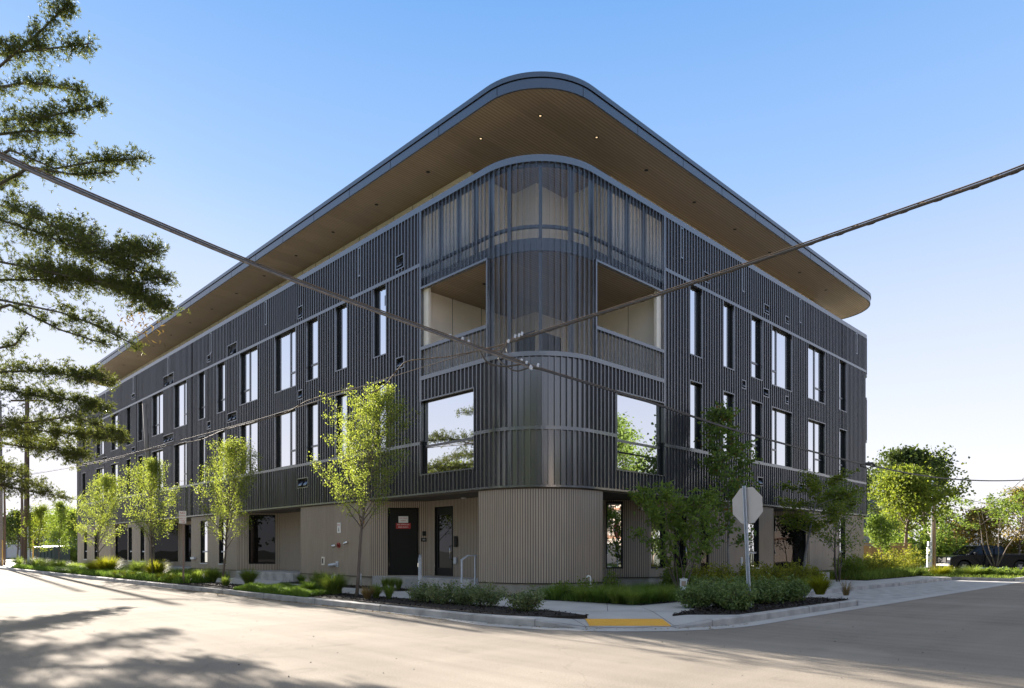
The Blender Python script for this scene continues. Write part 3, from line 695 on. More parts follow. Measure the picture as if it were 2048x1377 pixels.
mb = MB(); mb.box(.15, ENDA - .1, 5.4, ENDB - .1, 10.05, 10.15); mb.box(7.5, ENDA - .1, .15, 5.4, 10.05, 10.15); mb.build('terrace_deck', M['conc'], BL)
# balcony door seen through the screen, screen posts and girts
mb = MB(); mb.box(4.17, 4.195, 4.24, 5.2, 6.87, 9.2); mb.box(4.5, 5.5, 4.165, 4.19, 6.87, 9.2); mb.build('balcony_door', M['glassdark'], BL)
mb = MB()
for s in [sL(4.4), sL(3.55), sL(2.75), sL(2.1), ARC * .22, ARC * .5, ARC * .78, sR(2.25), sR(3.1), sR(3.95), sR(4.85)]:
    band(mb, s - .05, s + .05, 10.22, ZTOP - .002, -.16, -.06)
    if 0 < s < ARC: band(mb, s - .05, s + .05, 7.0, 9.8, -.16, -.06)
band(mb, S0, S1, 10.50, 10.58, -.14, -.055)
mb.build('screen_posts', M['fascia'], BL)
# ---- roof
def rpoly(o, A=26.9, B=48.9, r=2.15):
    p = []
    def arc_(cx, cy, a0, n=18):
        for i in range(n + 1):
            t = a0 + PI / 2 * i / n; p.append((cx + (r + o) * math.cos(t), cy + (r + o) * math.sin(t)))
    arc_(r, r, PI); arc_(A - r, r, 1.5 * PI); arc_(A - r, B - r, 0); arc_(r, B - r, PI / 2)
    return p
mb = MB(); P_ = rpoly(-.045)
mb.face([(x, y, 14.40) for x, y in P_][::-1], 0, [(y, x) for x, y in P_][::-1]); mb.build('roof_soffit', M['wood'], BL)
def ring(mb, o, z0, z1, oin=-.4, mi=0):
    A_, B_ = rpoly(o), rpoly(oin); n = len(A_)
    for i in range(n):
        j = (i + 1) % n
        mb.face([(*A_[i], z0), (*A_[j], z0), (*A_[j], z1), (*A_[i], z1)], mi)
        mb.face([(*A_[i], z1), (*A_[j], z1), (*B_[j], z1), (*B_[i], z1)], mi)
        mb.face([(*B_[i], z0), (*B_[j], z0), (*A_[j], z0), (*A_[i], z0)], mi)
mb = MB(); ring(mb, .0, 14.385, 14.655, -.05); ring(mb, .035, 14.675, 14.82); mb.build('roof_fascia', M['fascia'], BL)
mb = MB(); ring(mb, -.02, 14.655, 14.675, -.3); 
def jt(s): 
    A_, B_ = pos(s - .008, .0035), pos(s + .008, .0035)
    mb.face([(*A_, 14.387), (*B_, 14.387), (*B_, 14.654), (*A_, 14.654)])
for k in range(-17, 9): 
    s = ARC / 2 + (k + .5) * 2.62 if k >= 0 else ARC / 2 + (k + .5) * 2.62
    if sL(46.5) < s < sR(24.6): jt(s)
mb.build('fascia_joints', M['black'], BL)
mb = MB(); P_ = rpoly(-.1); mb.face([(x, y, 14.80) for x, y in P_]); mb.build('roof_deck', mat('roof_membrane', (.5, .5, .5), .8), BL)
# recessed downlights; a few near the corner are lit
dl_on = mat('lamp_lit', (1, .8, .5), .5); p = dl_on.node_tree.nodes['Principled BSDF']; p.inputs['Emission Color'].default_value = (1, .72, .38, 1); p.inputs['Emission Strength'].default_value = .25
def downlight(a, b, z, on):
    mb = MB(); n = 14
    r0, r1 = .07, .034 if on else .05
    for k in range(n):
        t0, t1 = 2 * PI * k / n, 2 * PI * (k + 1) / n
        mb.face([(a + r0 * math.cos(t0), b + r0 * math.sin(t0), z - .006), (a + r0 * math.cos(t1), b + r0 * math.sin(t1), z - .006), (a + r1 * math.cos(t1), b + r1 * math.sin(t1), z - .010), (a + r1 * math.cos(t0), b + r1 * math.sin(t0), z - .010)])
        mb.face([(a + r0 * math.cos(t1), b + r0 * math.sin(t1), z - .001), (a + r0 * math.cos(t1), b + r0 * math.sin(t1), z - .006), (a + r0 * math.cos(t0), b + r0 * math.sin(t0), z - .006), (a + r0 * math.cos(t0), b + r0 * math.sin(t0), z - .001)])
    f = mb.build('downlight', M['black'], BL)
    mb = MB(); mb.face([(a + r1 * math.cos(2 * PI * k / n), b + r1 * math.sin(2 * PI * k / n), z - .009) for k in range(n)][::-1]); mb.build('lens', dl_on if on else M['black'], f)
for a, b, on in [(1.55, 1.5, 1), (1.05, 3.6, 1), (3.6, 1.0, 1)]: downlight(a, b, 14.4, on)
for i in range(13): downlight(1.05, 6.3 + 3.15 * i, 14.4, 0)
for i in range(6): downlight(6.3 + 3.1 * i, 1.0, 14.4, 0)
downlight(1.2, 3.6, 9.855, 0); downlight(3.7, 1.2, 9.855, 0)

# ---- ground floor: siding walls that step in and out
GZ0, GZ1 = .50, 3.155
mb = MB(); base = MB(); GF = []
W_ = 1.44
def c45(px_, y_): pass
left = [(0, ENDB), (0, 40.09), (W_, 38.4), (W_, 36.32), (.0, 36.3), (0, 25.32), (.05, 25.3), (W_, 25.28), (W_, 27.3), (W_, 27.3)]
# run 1 (far left flush) .. corner column, listed from the far left towards the corner
rec1 = [(0, 48.95), (0, 40.1)], [(0, 40.1), (1.5, 38.35)], [(1.5, 38.35), (1.5, 36.34)], [(1.5, 36.34), (0, 36.32)]
def frontal(a0, b0, a1):                                     # 45-degree wall that faces the street corner
    return [(a0, b0), (a1, b0 - (a1 - a0))]
polyL = [(0, 48.95), (0, 40.1), (1.44, 38.68), (1.44, 36.34), (.06, 36.33), (0, 36.27), (0, 32.6), (1.44, 31.1), (1.44, 25.36), (.07, 25.34), (0, 25.27), (0, 19.5), (1.44, 18.08), (1.44, 13.46), (.1, 13.43), (0, 13.33), (0, 8.27), (1.44, 6.85), (1.44, 2.62), (.06, 2.60), (0, 2.54), (0, 2.16)]
column = [(RC - RC * math.cos(t * PI / 48), RC - RC * math.sin(t * PI / 48)) for t in range(0, 25)]
polyR = [(2.64, 0), (2.69, .05), (2.69, 2.08), (4.27, 2.0)]
# right side: frontal wall, parallel wall, frontal wall, flush ...
fr = [lw((px - 1024) / 1384.6 * 23.8, 23.8) for px in (1209, 1298)]
fr2 = [lw((px - 1024) / 1384.6 * 25.57, 25.57) for px in (1376.7, 1456)]
polyR = [(2.64, 0), (2.70, .06), (2.70, fr[0][1]), fr[0], fr[1], (fr2[0][0], fr[1][1]), (fr2[1][0], .0), (13.82, 0), (13.88, .06), (13.88, 1.5), (15.88, 1.5), (17.38, 0), (24.1, 0), (24.1, 3)]
full = polyL + column[1:] + polyR
GFW = []                                                     # openings on wall segments: (segment index key, u0, u1, z0, z1, type)
segs = list(zip(full[:-1], full[1:]))
def seg_at(p):                                               # the segment that starts at p
    for i, (a, b) in enumerate(segs):
        if abs(a[0] - p[0]) < .011 and abs(a[1] - p[1]) < .011: return i
    raise ValueError(p)
def ob(p, u0, u1, z0, z1, typ): GFW.append((seg_at(p), u0, u1, z0, z1, typ))
WZ0, WZ1 = .78, 3.02
for b0, b1 in ((46.16, 47.02), (43.32, 44.11)): ob((0, 48.95), 48.95 - b1, 48.95 - b0, WZ0, 2.9, 'slim')
ob((0, 40.1), .35, 1.95, .75, 3.08, 'dark')
ob((1.44, 38.68), .5, 1.5, .55, 2.95, 'door')
for b0, b1 in ((35.36, 36.1), (32.9, 33.68)): ob((0, 36.27), 36.27 - b1, 36.27 - b0, WZ0, 2.9, 'slim')
ob((0, 32.6), .35, 1.95, .75, 3.08, 'dark')
ob((1.44, 31.1), 4.3, 5.3, .55, 2.95, 'door')
ob((1.44, 31.1), .8, 2.6, .75, 2.95, 'dark')
for b0, b1 in ((23.05, 23.98), (20.75, 21.6)): ob((0, 25.27), 25.27 - b1, 25.27 - b0, WZ0, 2.95, 'slim')
ob((0, 19.5), .55, 1.80, .79, 3.10, 'dark')
ob((1.44, 18.08), 2.72, 3.72, .55, 2.93, 'door')
ob((0, 8.27), .62, 1.72, .55, 2.93, 'service')
ob((1.44, 6.85), .42, 1.42, .55, 2.93, 'entry')
iF = seg_at(fr[0]); L_ = math.dist(fr[0], fr[1]); ux = lambda px, z=23.8, x0=1209: (px - x0) / 1384.6 * z
GFW.append((iF, ux(1212), ux(1246), .80, 3.11, 'mirror'))
iP = seg_at(fr[1]); GFW.append((iP, .12, 1.0, .80, 2.95, 'mirror')); GFW.append((iP, 1.55, 2.4, .55, 2.95, 'door'))
iQ = seg_at((fr2[0][0], fr[1][1])); GFW.append((iQ, .45, .75, .55, 3.0, 'dark'))
iT = seg_at((fr2[1][0], 0)); GFW.append((iT, 11.63 - fr2[1][0], 12.55 - fr2[1][0], .75, 2.95, 'slim'))
iD = seg_at((15.88, 1.5)); GFW.append((iD, .55, 1.95, .55, 2.95, 'dark'))
GFW.append((seg_at((13.88, 1.5)), .15, 1.2, .55, 2.95, 'door'))
iE = seg_at((17.38, 0)); GFW.append((iE, 20.8 - 17.38, 21.6 - 17.38, .78, 2.95, 'slim'))
u = 0; mb = MB()
for i, (p, q) in enumerate(segs):
    L_ = math.dist(p, q); ops = [g for g in GFW if g[0] == i]
    xs = sorted(set([0, L_] + [x for g in ops for x in (g[1], g[2]) if 0 < x < L_]))
    d = ((q[0] - p[0]) / L_, (q[1] - p[1]) / L_)
    P2 = lambda t: (p[0] + d[0] * t, p[1] + d[1] * t)
    for a, b in zip(xs[:-1], xs[1:]):
        iv = [(GZ0, GZ1)]
        for g in ops:
            if g[1] <= (a + b) / 2 <= g[2]: iv = [(GZ0, max(GZ0, g[3])), (g[4], GZ1)]
        for z0, z1 in iv:
            if z1 - z0 < .01: continue
            A, B = P2(a), P2(b); mb.face([(*A, z0), (*B, z0), (*B, z1), (*A, z1)], 0, [(u + a, z0), (u + b, z0), (u + b, z1), (u + a, z1)])
    u += L_
    n_ = (-d[1] * .03, d[0] * .03)                           # concrete base slightly behind the siding
    base.face([(p[0] + n_[0], p[1] + n_[1], .0), (q[0] + n_[0], q[1] + n_[1], .0), (q[0] + n_[0], q[1] + n_[1], GZ0 - .012), (p[0] + n_[0], p[1] + n_[1], GZ0 - .012)])
siding = mb.build('ribbed_siding', M['siding'], BL)
base.build('concrete_base', M['concbase'], BL)
mb = MB()                                                    # flashing under the siding
for i, (p, q) in enumerate(segs):
    L_ = math.dist(p, q); d = Vector(((q[0] - p[0]) / L_, (q[1] - p[1]) / L_, 0)); n_ = Vector((d.y, -d.x, 0)); P, Q = Vector((*p, 0)), Vector((*q, 0))
    a0, a1 = P + n_ * .012, Q + n_ * .012; b0, b1 = P - n_ * .035, Q - n_ * .035
    mb.face([(a0.x, a0.y, .485), (a1.x, a1.y, .485), (a1.x, a1.y, .505), (a0.x, a0.y, .505)]); mb.face([(b0.x, b0.y, .485), (b1.x, b1.y, .485), (a1.x, a1.y, .485), (a0.x, a0.y, .485)])
    mb.face([(a0.x, a0.y, .505), (a1.x, a1.y, .505), (b1.x, b1.y, .505), (b0.x, b0.y, .505)])
mb.build('base_flashing', M['black'], BL)
def gf_open(i, u0, u1, z0, z1, typ):
    p, q = segs[i]; L_ = math.dist(p, q); d = Vector(((q[0] - p[0]) / L_, (q[1] - p[1]) / L_, 0)); nI = Vector((-d.y, d.x, 0)); P = Vector((*p, 0)); up = Vector((0, 0, 1))
    def bx(mb, a, b, y0, y1, i0, i1, mi=0):                  # along wall a..b, z y0..y1, depth inward i0..i1
        c = P + d * (a + b) / 2 + nI * (i0 + i1) / 2 + up * (y0 + y1) / 2
        mb.obox(c, d, nI, up, (b - a) / 2, (i1 - i0) / 2, (y1 - y0) / 2, mi)
    def pane(mb, a, b, y0, y1, dep):
        mb.face([tuple(P + d * a + nI * dep + up * y0), tuple(P + d * b + nI * dep + up * y0), tuple(P + d * b + nI * dep + up * y1), tuple(P + d * a + nI * dep + up * y1)])
    dep = .11; mb = MB(); t = .02
    bx(mb, u0, u0 + t, z0, z1, 0.002, dep + .1); bx(mb, u1 - t, u1, z0, z1, .002, dep + .1); bx(mb, u0 + t, u1 - t, z1 - t, z1, .002, dep + .1); bx(mb, u0 + t, u1 - t, z0, z0 + t, .002, dep + .1)
    if typ in ('slim', 'dark', 'mirror'):
        w_ = .05
        bx(mb, u0 + t, u0 + w_, z0 + t, z1 - t, dep - .03, dep + .03); bx(mb, u1 - w_, u1 - t, z0 + t, z1 - t, dep - .03, dep + .03)
        bx(mb, u0 + w_, u1 - w_, z1 - w_, z1 - t, dep - .03, dep + .03); bx(mb, u0 + w_, u1 - w_, z0 + t, z0 + w_, dep - .03, dep + .03)
        f = mb.build('window', M['black'], BL)
        if typ == 'slim':
            k = MB(); bx(k, u0 + w_, u1 - w_, z0 + .55, z0 + .62, dep - .03, dep + .02); k.build('transom', M['galv'], f); k = MB(); bx(k, u0 - .02, u1 + .02, z0 - .04, z0 + .0, -.03, .05); k.build('sill', M['galv'], f)
        g = MB(); pane(g, u0 + w_, u1 - w_, z0 + w_, z1 - w_, dep); g.build('glass', M[{'slim': 'glass', 'dark': 'glassdark', 'mirror': 'glass'}[typ]], f)
    else:
        f = mb.build({'service': 'service_door', 'entry': 'entrance_door'}.get(typ, 'entrance_door'), M['black'], BL)
        k = MB()
        if typ == 'service':
            bx(k, u0 + .05, u1 - .05, z0 + .02, z1 - .05, .05, .09); k.build('door_leaf', mat('door_paint', (.012, .011, .010), .5, spec=.2), f)
            k = MB(); bx(k, u1 - .16, u1 - .10, 1.45, 1.5, -.02, .05); k.build('handle', M['black'], f)
            k = MB(); bx(k, (u0 + u1) / 2 - .17, (u0 + u1) / 2 + .17, 2.40, 2.63, .038, .05); pl = k.build('white_notice', M['white'], f)
            k = MB(); bx(k, (u0 + u1) / 2 - .26, (u0 + u1) / 2 + .26, 2.19, 2.385, .036, .05); pr = k.build('red_notice', M['red'], f)
            def TM(uc, zc, off_): 
                o_ = P + d * uc + nI * off_ + up * zc
                return Matrix(((d.x, up.x, -nI.x, o_.x), (d.y, up.y, -nI.y, o_.y), (0, 1, 0, o_.z), (0, 0, 0, 1)))
            um = (u0 + u1) / 2
            text_obj('FIRE PANEL', .058, M['red'], pl, TM(um, 2.56, .036)); text_obj('INSIDE', .058, M['red'], pl, TM(um, 2.475, .036))
            text_obj('FIRE SPRINKLER', .062, M['white'], pr, TM(um, 2.335, .034)); text_obj('RISER ROOM', .062, M['white'], pr, TM(um, 2.245, .034))
        else:
            s_ = .13
            bx(k, u0 + .03, u0 + s_, z0 + .02, z1 - .03, .05, .10); bx(k, u1 - s_, u1 - .03, z0 + .02, z1 - .03, .05, .10)
            bx(k, u0 + s_, u1 - s_, z0 + .02, z0 + .27, .05, .10); bx(k, u0 + s_, u1 - s_, z1 - .28, z1 - .03, .05, .10)
            if typ == 'entry': bx(k, u0 + s_, u1 - s_, 1.42, 1.46, .09, .12)
            k.build('door_leaf', M['black'], f)
            g = MB(); pane(g, u0 + s_, u1 - s_, z0 + .27, z1 - .28, .08); g.build('door_glass', M['glassdark'], f)
            k = MB(); hx = u1 - .11
            a_, b_ = P + d * hx - nI * .05, P + d * hx + nI * .05
            k.tube([b_ + up * 1.58, a_ + up * 1.58, a_ + up * 1.12, b_ + up * 1.12], .014, 8); k.build('handle', M['chrome'], f, smooth=True)
for g in GFW: gf_open(*g)
# wall fittings on the siding near the entrance, each a small part of its own
def fit(p, u, z, w_, h_, dpt, mt, name, inset=0):
    i = seg_at(p) if not isinstance(p, int) else p; a, b = segs[i]; L_ = math.dist(a, b); d = Vector(((b[0] - a[0]) / L_, (b[1] - a[1]) / L_, 0)); nO = Vector((d.y, -d.x, 0)); c = Vector((*a, 0)) + d * u + nO * (dpt / 2 + .002) + Vector((0, 0, z))
    k = MB(); k.obox(c, d, nO, (0, 0, 1), w_ / 2, dpt / 2, h_ / 2); return k.build(name, mt, BL, bevel=min(.01, dpt / 4)), c, d, nO
fit((0, 8.27), 1.92, 2.02, .13, .16, .05, M['black'], 'door_bell')
o, c, d, nO = fit((0, 8.27), 1.90, 1.80, .20, .13, .02, M['black'], 'number_plate')
text_obj('355', .075, M['white'], o, Matrix(((d.x, 0, nO.x, c.x + nO.x * .012), (d.y, 0, nO.y, c.y + nO.y * .012), (0, 1, 0, c.z), (0, 0, 0, 1))), 'digits')
fit((1.44, 6.85), 1.60, 1.72, .15, .36, .06, M['black'], 'card_reader'); fit((1.44, 6.85), 1.58, 1.08, .14, .22, .07, M['galv'], 'hose_outlet')
k = MB(); cc = Vector((-.02, 8.7, 2.45)); k.tube([cc + Vector((.02, 0, 0)), cc + Vector((-.10, 0, 0))], [.07, .06], 12); k.build('brass_fire_bell', M['brass'], BL)
# fire department connection
k = MB(); k.tube([(0.01, 10.35, 1.62), (-.05, 10.35, 1.62)], .10, 16); f = k.build('fire_connection', M['redpaint'], BL)
k = MB(); k.tube([(-.05, 10.35, 1.62), (-.18, 10.35, 1.60), (-.26, 10.42, 1.58)], [.05, .05, .055], 12); k.tube([(-.05, 10.35, 1.62), (-.18, 10.35, 1.60), (-.26, 10.27, 1.58)], [.05, .05, .055], 12); k.build('coupling', M['chrome'], f, smooth=True)
k = MB(); k.tube([(0.01, 9.72, 1.72), (-.06, 9.72, 1.72), (-.16, 9.76, 1.66)], [.05, .05, .045], 12); k.build('wall_valve', M['chrome'], BL, smooth=True)
k = MB(); k.tube([(-.07, 10.95, .86), (-.07, 10.45, .90)], .055, 12); k.box(-.03, .0, 10.38, 10.55, .80, 1.02); k.build('gas_regulator', M['galv'], BL, smooth=False)
k = MB(); k.box(-.05, .0, 11.38, 11.56, .86, 1.18); f = k.build('meter_socket', M['cream'], BL); k = MB(); k.box(-.062, -.05, 11.43, 11.51, .92, 1.12); k.build('cover', M['black'], f)
k = MB(); k.box(-.02, -.0, 10.22, 10.46, 2.08, 2.46); f = k.build('connection_sign', M['white'], BL)
MT = lambda b, z, off_=-.0215: Matrix(((0, 0, -1, off_), (-1, 0, 0, b), (0, 1, 0, z), (0, 0, 0, 1)))
text_obj('FDC', .10, M['red'], f, MT(10.34, 2.37)); k = MB(); k.box(-.0225, -.0205, 10.325, 10.355, 2.17, 2.28); k.face([(-.022, 10.38, 2.19), (-.022, 10.30, 2.19), (-.022, 10.34, 2.12)]); k.build('arrow', M['black'], f)
k = MB(); k.tube([(-.03, 10.55, .5), (-.18, 10.5, .46), (-.24, 10.5, .36)], .035, 10); k.build('drain_spout', M['galv'], BL)
for (a, b) in ((W_, 14.9),):
    k = MB(); pts = [(W_ - .03, b + .13 * math.cos(t * PI / 12), 1.72 + (.26 if math.sin(t * PI / 12) > 0 else -.26) * 0 + .30 * math.sin(t * PI / 12)) for t in range(24)]
    k.face(pts[::-1]); 
    for i in range(24): p, q = pts[i], pts[(i + 1) % 24]; k.face([p, q, (W_, q[1], q[2]), (W_, p[1], p[2])])
    k.build('unit_plaque', M['green'], BL)
k = MB(); pts = [(lambda c: (c[0], c[1], 1.85 + .30 * math.sin(t * PI / 12)))((15.3 + .13 * math.cos(t * PI / 12), 1.47)) for t in range(24)]
k.face(pts); k.build('unit_plaque', M['green'], BL)
fit(iF, ux(1285), 2.88, .14, .18, .12, M['signback'], 'security_camera_box'); fit(iF, ux(1277), 2.9, .06, .08, .03, M['white'], 'motion_sensor')
fit(iT, 1.0, 1.0, .12, .34, .04, M['white'], 'socket_box'); fit((0, 25.27), .45, 1.02, .5, .12, .12, M['galv'], 'drain_pipe')
k = MB(); k.tube([(1.2, 4.6, 3.15), (1.2, 4.6, 3.12)], .09, 14); f = k.build('soffit_light', M['signback'], BL); k = MB(); k.tube([(1.2, 4.6, 3.12), (1.2, 4.6, 3.112)], .07, 14); k.build('lens', M['white'], f)
# landings and steps
mb = MB()
mb.prism([(.22, 2.63), (1.5, 2.63), (1.5, 8.2), (.04, 8.2), (.04, 5.1), (.22, 4.75)], .10, .535)
mb.build('entry_landing', M['conc'], BL, bevel=.01)
mb = MB(); mb.box(-.14, .22, 2.64, 4.75, .10, .355); mb.box(-.52, -.14, 2.3, 5.0, .10, .215); mb.build('entry_steps', M['conc'], BL, bevel=.01)
for q in ((-.25, 1.5, 13.5, 19.0, .10, .50), (-.25, 1.5, 25.4, 32.4, .1, .50), (-.25, 1.5, 36.4, 40, .1, .50), (13.95, 17.3, -.9, 1.5, .1, .48), (17.3, 24, -.5, -.04, .1, .34)):
    mb = MB(); mb.box(*q); mb.build('porch_slab', M['conc'], BL, bevel=.01)
for g in (0,):
    mb = MB(); mb.face([(0.05, ENDB - .05, .3), (ENDA, ENDB - .05, .3), (ENDA, ENDB - .05, 3.2), (.05, ENDB - .05, 3.2)][::-1], 0, [(0, .3), (24, .3), (24, 3.2), (0, 3.2)][::-1]); mb.face([(24.08, .0, .3), (24.08, ENDB, .3), (24.08, ENDB, 3.2), (24.08, 0, 3.2)], 0, [(0, .3), (48, .3), (48, 3.2), (0, 3.2)]); mb.build('end_siding', M['siding'], BL)
# ------------------------------------------------------------------ vegetation
def rvec(r, n):
    v = r.normal(size=(n, 3)); return v / np.linalg.norm(v, axis=1)[:, None]
def leaves(name, C, l, w_, mt, parent, r, flat=.0, droop=0.0, D=None):
    """kite-shaped leaves centred on C; l, w_ length and width"""
    n = len(C); d = rvec(r, n) if D is None else D + .7 * rvec(r, n)
    d[:, 2] = d[:, 2] * (1 - flat) - droop; d /= np.linalg.norm(d, axis=1)[:, None]
    s = np.cross(d, rvec(r, n)); s[:, 2] *= (1 - flat); s /= np.linalg.norm(s, axis=1)[:, None] + 1e-9
    L_ = (l * r.uniform(.65, 1.3, n))[:, None]; W_ = (w_ * r.uniform(.7, 1.25, n))[:, None] / 2
    nn = np.cross(d, s) * L_ * .12
    V = np.stack([C, C + d * L_ * .45 - s * W_ + nn, C + d * L_, C + d * L_ * .45 + s * W_ + nn], 1).reshape(-1, 3)
    return np_mesh(name, V, np.arange(4 * n).reshape(-1, 4), mt, parent)
def limb(r, p, d, L_, n=6, wob=.12, up=0.0):
    pts = [np.array(p, float)]; d = np.array(d, float); d /= np.linalg.norm(d)
    for i in range(n):
        d = d + wob * r.normal(size=3) + np.array([0, 0, up]); d /= np.linalg.norm(d); pts.append(pts[-1] + d * L_ / n)
    return pts
def lerp_poly(pts, t):
    t = t * (len(pts) - 1); i = min(int(t), len(pts) - 2); return pts[i] + (pts[i + 1] - pts[i]) * (t - i)
def tree(name, loc, h, spread, label, cat, leafm, bark, seed, group=None, crown0=.3, nlimb=26, elev=50, nleaf=9000, ll=.07, lwid=.045, trunk_r=.05,
         shape='cone', twigs=7, lean=(0, 0), stems=1, twl=.45, clump=.10, leader=True, density_top=1.0, flat=0.0, stem_spread=.0, rz=0):
    r = np.random.default_rng(seed); root = empty(name, loc, rz, label, cat, group)
    tb = MB(); anchors = []
    for sI in range(stems):
        az0 = 2 * PI * sI / stems + r.uniform(0, 1)
        if stems > 1: d0 = (math.cos(az0) * stem_spread, math.sin(az0) * stem_spread, 1)
        else: d0 = (lean[0], lean[1], 1)
        hh = h * (1 if stems == 1 else r.uniform(.8, 1.0))
        tr = limb(r, (0.05 * math.cos(az0) * (stems > 1), .05 * math.sin(az0) * (stems > 1), -.05), d0, hh * .97 if leader else hh * .6, 9, .05 if stems == 1 else .08, .03)
        rads = [trunk_r * (1 - .88 * (i / 9) ** .9) for i in range(10)]; tb.tube(tr, rads, 8)
        nl = max(3, nlimb // stems)
        for k in range(nl):
            t = crown0 + (.97 - crown0) * ((k + r.uniform(0, .8)) / nl) ** .9
            p = lerp_poly(tr, min(t, .995)); az = k * 2.399 + r.uniform(-.4, .4) + az0
            f = (t - crown0) / (1 - crown0)
            prof = {'cone': (.55 + .55 * min(1, f * 5)) * (1 - f) ** .75 + .14, 'round': (max(.05, 1 - (2 * f - .85) ** 2)) ** .5, 'vase': .45 + .55 * f, 'flat': .5 + .6 * math.sin(PI * min(1, f * 1.1))}[shape]
            e = R(elev + r.uniform(-12, 12) + (15 * f - 6 * (shape == 'cone') if shape != 'flat' else -10 * f)); L_ = spread * prof * r.uniform(.75, 1.2) / max(.45, math.cos(e)) * (1 if shape != 'cone' else .9)
            L_ = min(L_, spread * 1.5, max(.25, (h - p[2]) * .9 / max(.2, math.sin(e)) * (1 if shape == 'cone' else r.uniform(.45, 1.0))))
            lp = limb(r, p, (math.cos(az) * math.cos(e), math.sin(az) * math.cos(e), math.sin(e)), L_, 6, .10, .02 if elev > 30 else -.01)
            r0 = trunk_r * (1 - .8 * t) * .5; tb.tube(lp, [max(.004, r0 * (1 - .85 * i / 6)) for i in range(7)], 5)
            for q in range(twigs):
                tt = .25 + .75 * (q + r.uniform(0, 1)) / twigs; pp = lerp_poly(lp, min(tt, .99)); dd = rvec(r, 1)[0]; dm = lp[-1] - lp[0]; dm /= np.linalg.norm(dm) + 1e-9
                dd = dd * .8 + dm * .9; dd[2] = dd[2] * (1 - flat * .7) + .1
                tl = twl * r.uniform(.5, 1.2) * (1 - .4 * f); tp = limb(r, pp, dd, tl, 3, .15)
                tb.tube(tp, [.006, .005, .003, .002], 3, cap=False)
                for u in np.linspace(.15, 1, 6): anchors.append(lerp_poly(tp, min(u, .99)))
            anchors += [lerp_poly(lp, x) for x in np.linspace(.4, .99, 4)]
    tb.build('trunk', bark, root, smooth=True)
    A = np.array(anchors); idx = r.integers(0, len(A), nleaf); C = A[idx] + r.normal(size=(nleaf, 3)) * clump * np.array([1, 1, .8])
    C = C[(C[:, 2] > .15 * h * (stems == 1)) & (C[:, 2] < h * r.uniform(.93, 1.03, len(C)))]
    leaves('crown', C, ll, lwid, leafm, root, r, flat=flat)
    return root
def shrub(name, loc, h, wx, label, cat, leafm, seed, group=None, n=2600, ll=.06, lwid=.035, stems=12, wy=None, low=.0, rz=0, bark=None):
    r = np.random.default_rng(seed); root = empty(name, loc, rz, label, cat, group); wy = wy or wx; tb = MB(); A = []
    for k in range(stems):
        az = k * 2.399 + r.uniform(-.3, .3); out = math.sqrt((k + .5) / stems); e = r.uniform(.75, 1)
        tip = np.array([math.cos(az) * out * wx * .5, math.sin(az) * out * wy * .5, h * (1 - .45 * out ** 2.2) * e])
        bs = np.array([math.cos(az) * .07, math.sin(az) * .07, -.02]); mid = bs * .4 + tip * .6; mid[2] = tip[2] * .5; pts = [bs, (bs + mid) / 2, mid, tip]
        tb.tube(pts, [.010, .008, .006, .003], 4, cap=False)
        for q in range(9):
            p = lerp_poly(pts, r.uniform(.3, .98)); d = rvec(r, 1)[0]; d[2] = abs(d[2]) * .6; tp = limb(r, p, d, h * r.uniform(.12, .3), 2, .2); tb.tube(tp, [.004, .003, .002], 3, cap=False)
            A += [tp[0], tp[1], tp[2], tp[2]]
    tb.build('stems', bark or M['bark'], root)
    A = np.array(A); C = A[r.integers(0, len(A), n)] + r.normal(size=(n, 3)) * .05; C[:, 2] = np.abs(C[:, 2] - low) + low
    leaves('foliage', C, ll, lwid, leafm, root, r); return root
def grass(name, loc, h, rad, label, cat, gm, seed, group=None, n=420, w_=.008, arch=1.0, rz=0, parts=False):
    r = np.random.default_rng(seed); az = r.uniform(0, 2 * PI, n); br = rad * .22 * np.sqrt(r.uniform(0, 1, n)); hh = h * r.uniform(.55, 1.1, n); out = rad * r.uniform(.25, 1.05, n) * arch
    dx, dy = np.cos(az), np.sin(az); px, py = -dy, dx; V = []; T = [0, .35, .7, 1.0]
    twist = r.normal(0, .25, n)
    for t in T:
        x = dx * (br + out * t ** 1.6) + px * twist * .3 * t * rad; y = dy * (br + out * t ** 1.6) + py * twist * .3 * t * rad
        z = hh * (t * 1.25 - .42 * t ** 2.6 * (out / rad + .3)); wv = w_ * (1 - .8 * t) * r.uniform(.8, 1.2, n)
        V.append(np.stack([x - px * wv, y - py * wv, z], 1)); V.append(np.stack([x + px * wv, y + py * wv, z], 1))
    V = np.stack(V, 1).reshape(-1, 3); b = np.arange(n)[:, None] * 8
    F = np.concatenate([b + np.array([[0, 1, 3, 2]]), b + np.array([[2, 3, 5, 4]]), b + np.array([[4, 5, 7, 6]])])
    o = np_mesh(name, V, F, gm); o.location = loc; o.rotation_euler = (0, 0, rz); return tag(o, label, cat, group)
def gxy(px, d, z=.165): return Vector(((px - 1024) / 1384.6 * d, d, z))
def dst(px, a):            # distance at which the sight line through pixel column px meets the line a = const (left street side)
    u = (px - 1024) / 1384.6; return (a + 13.533) / (.7132 * u + .701)
def dstR(px, b):
    u = (px - 1024) / 1384.6; return (12.64 + b) / (.7132 - .701 * u)

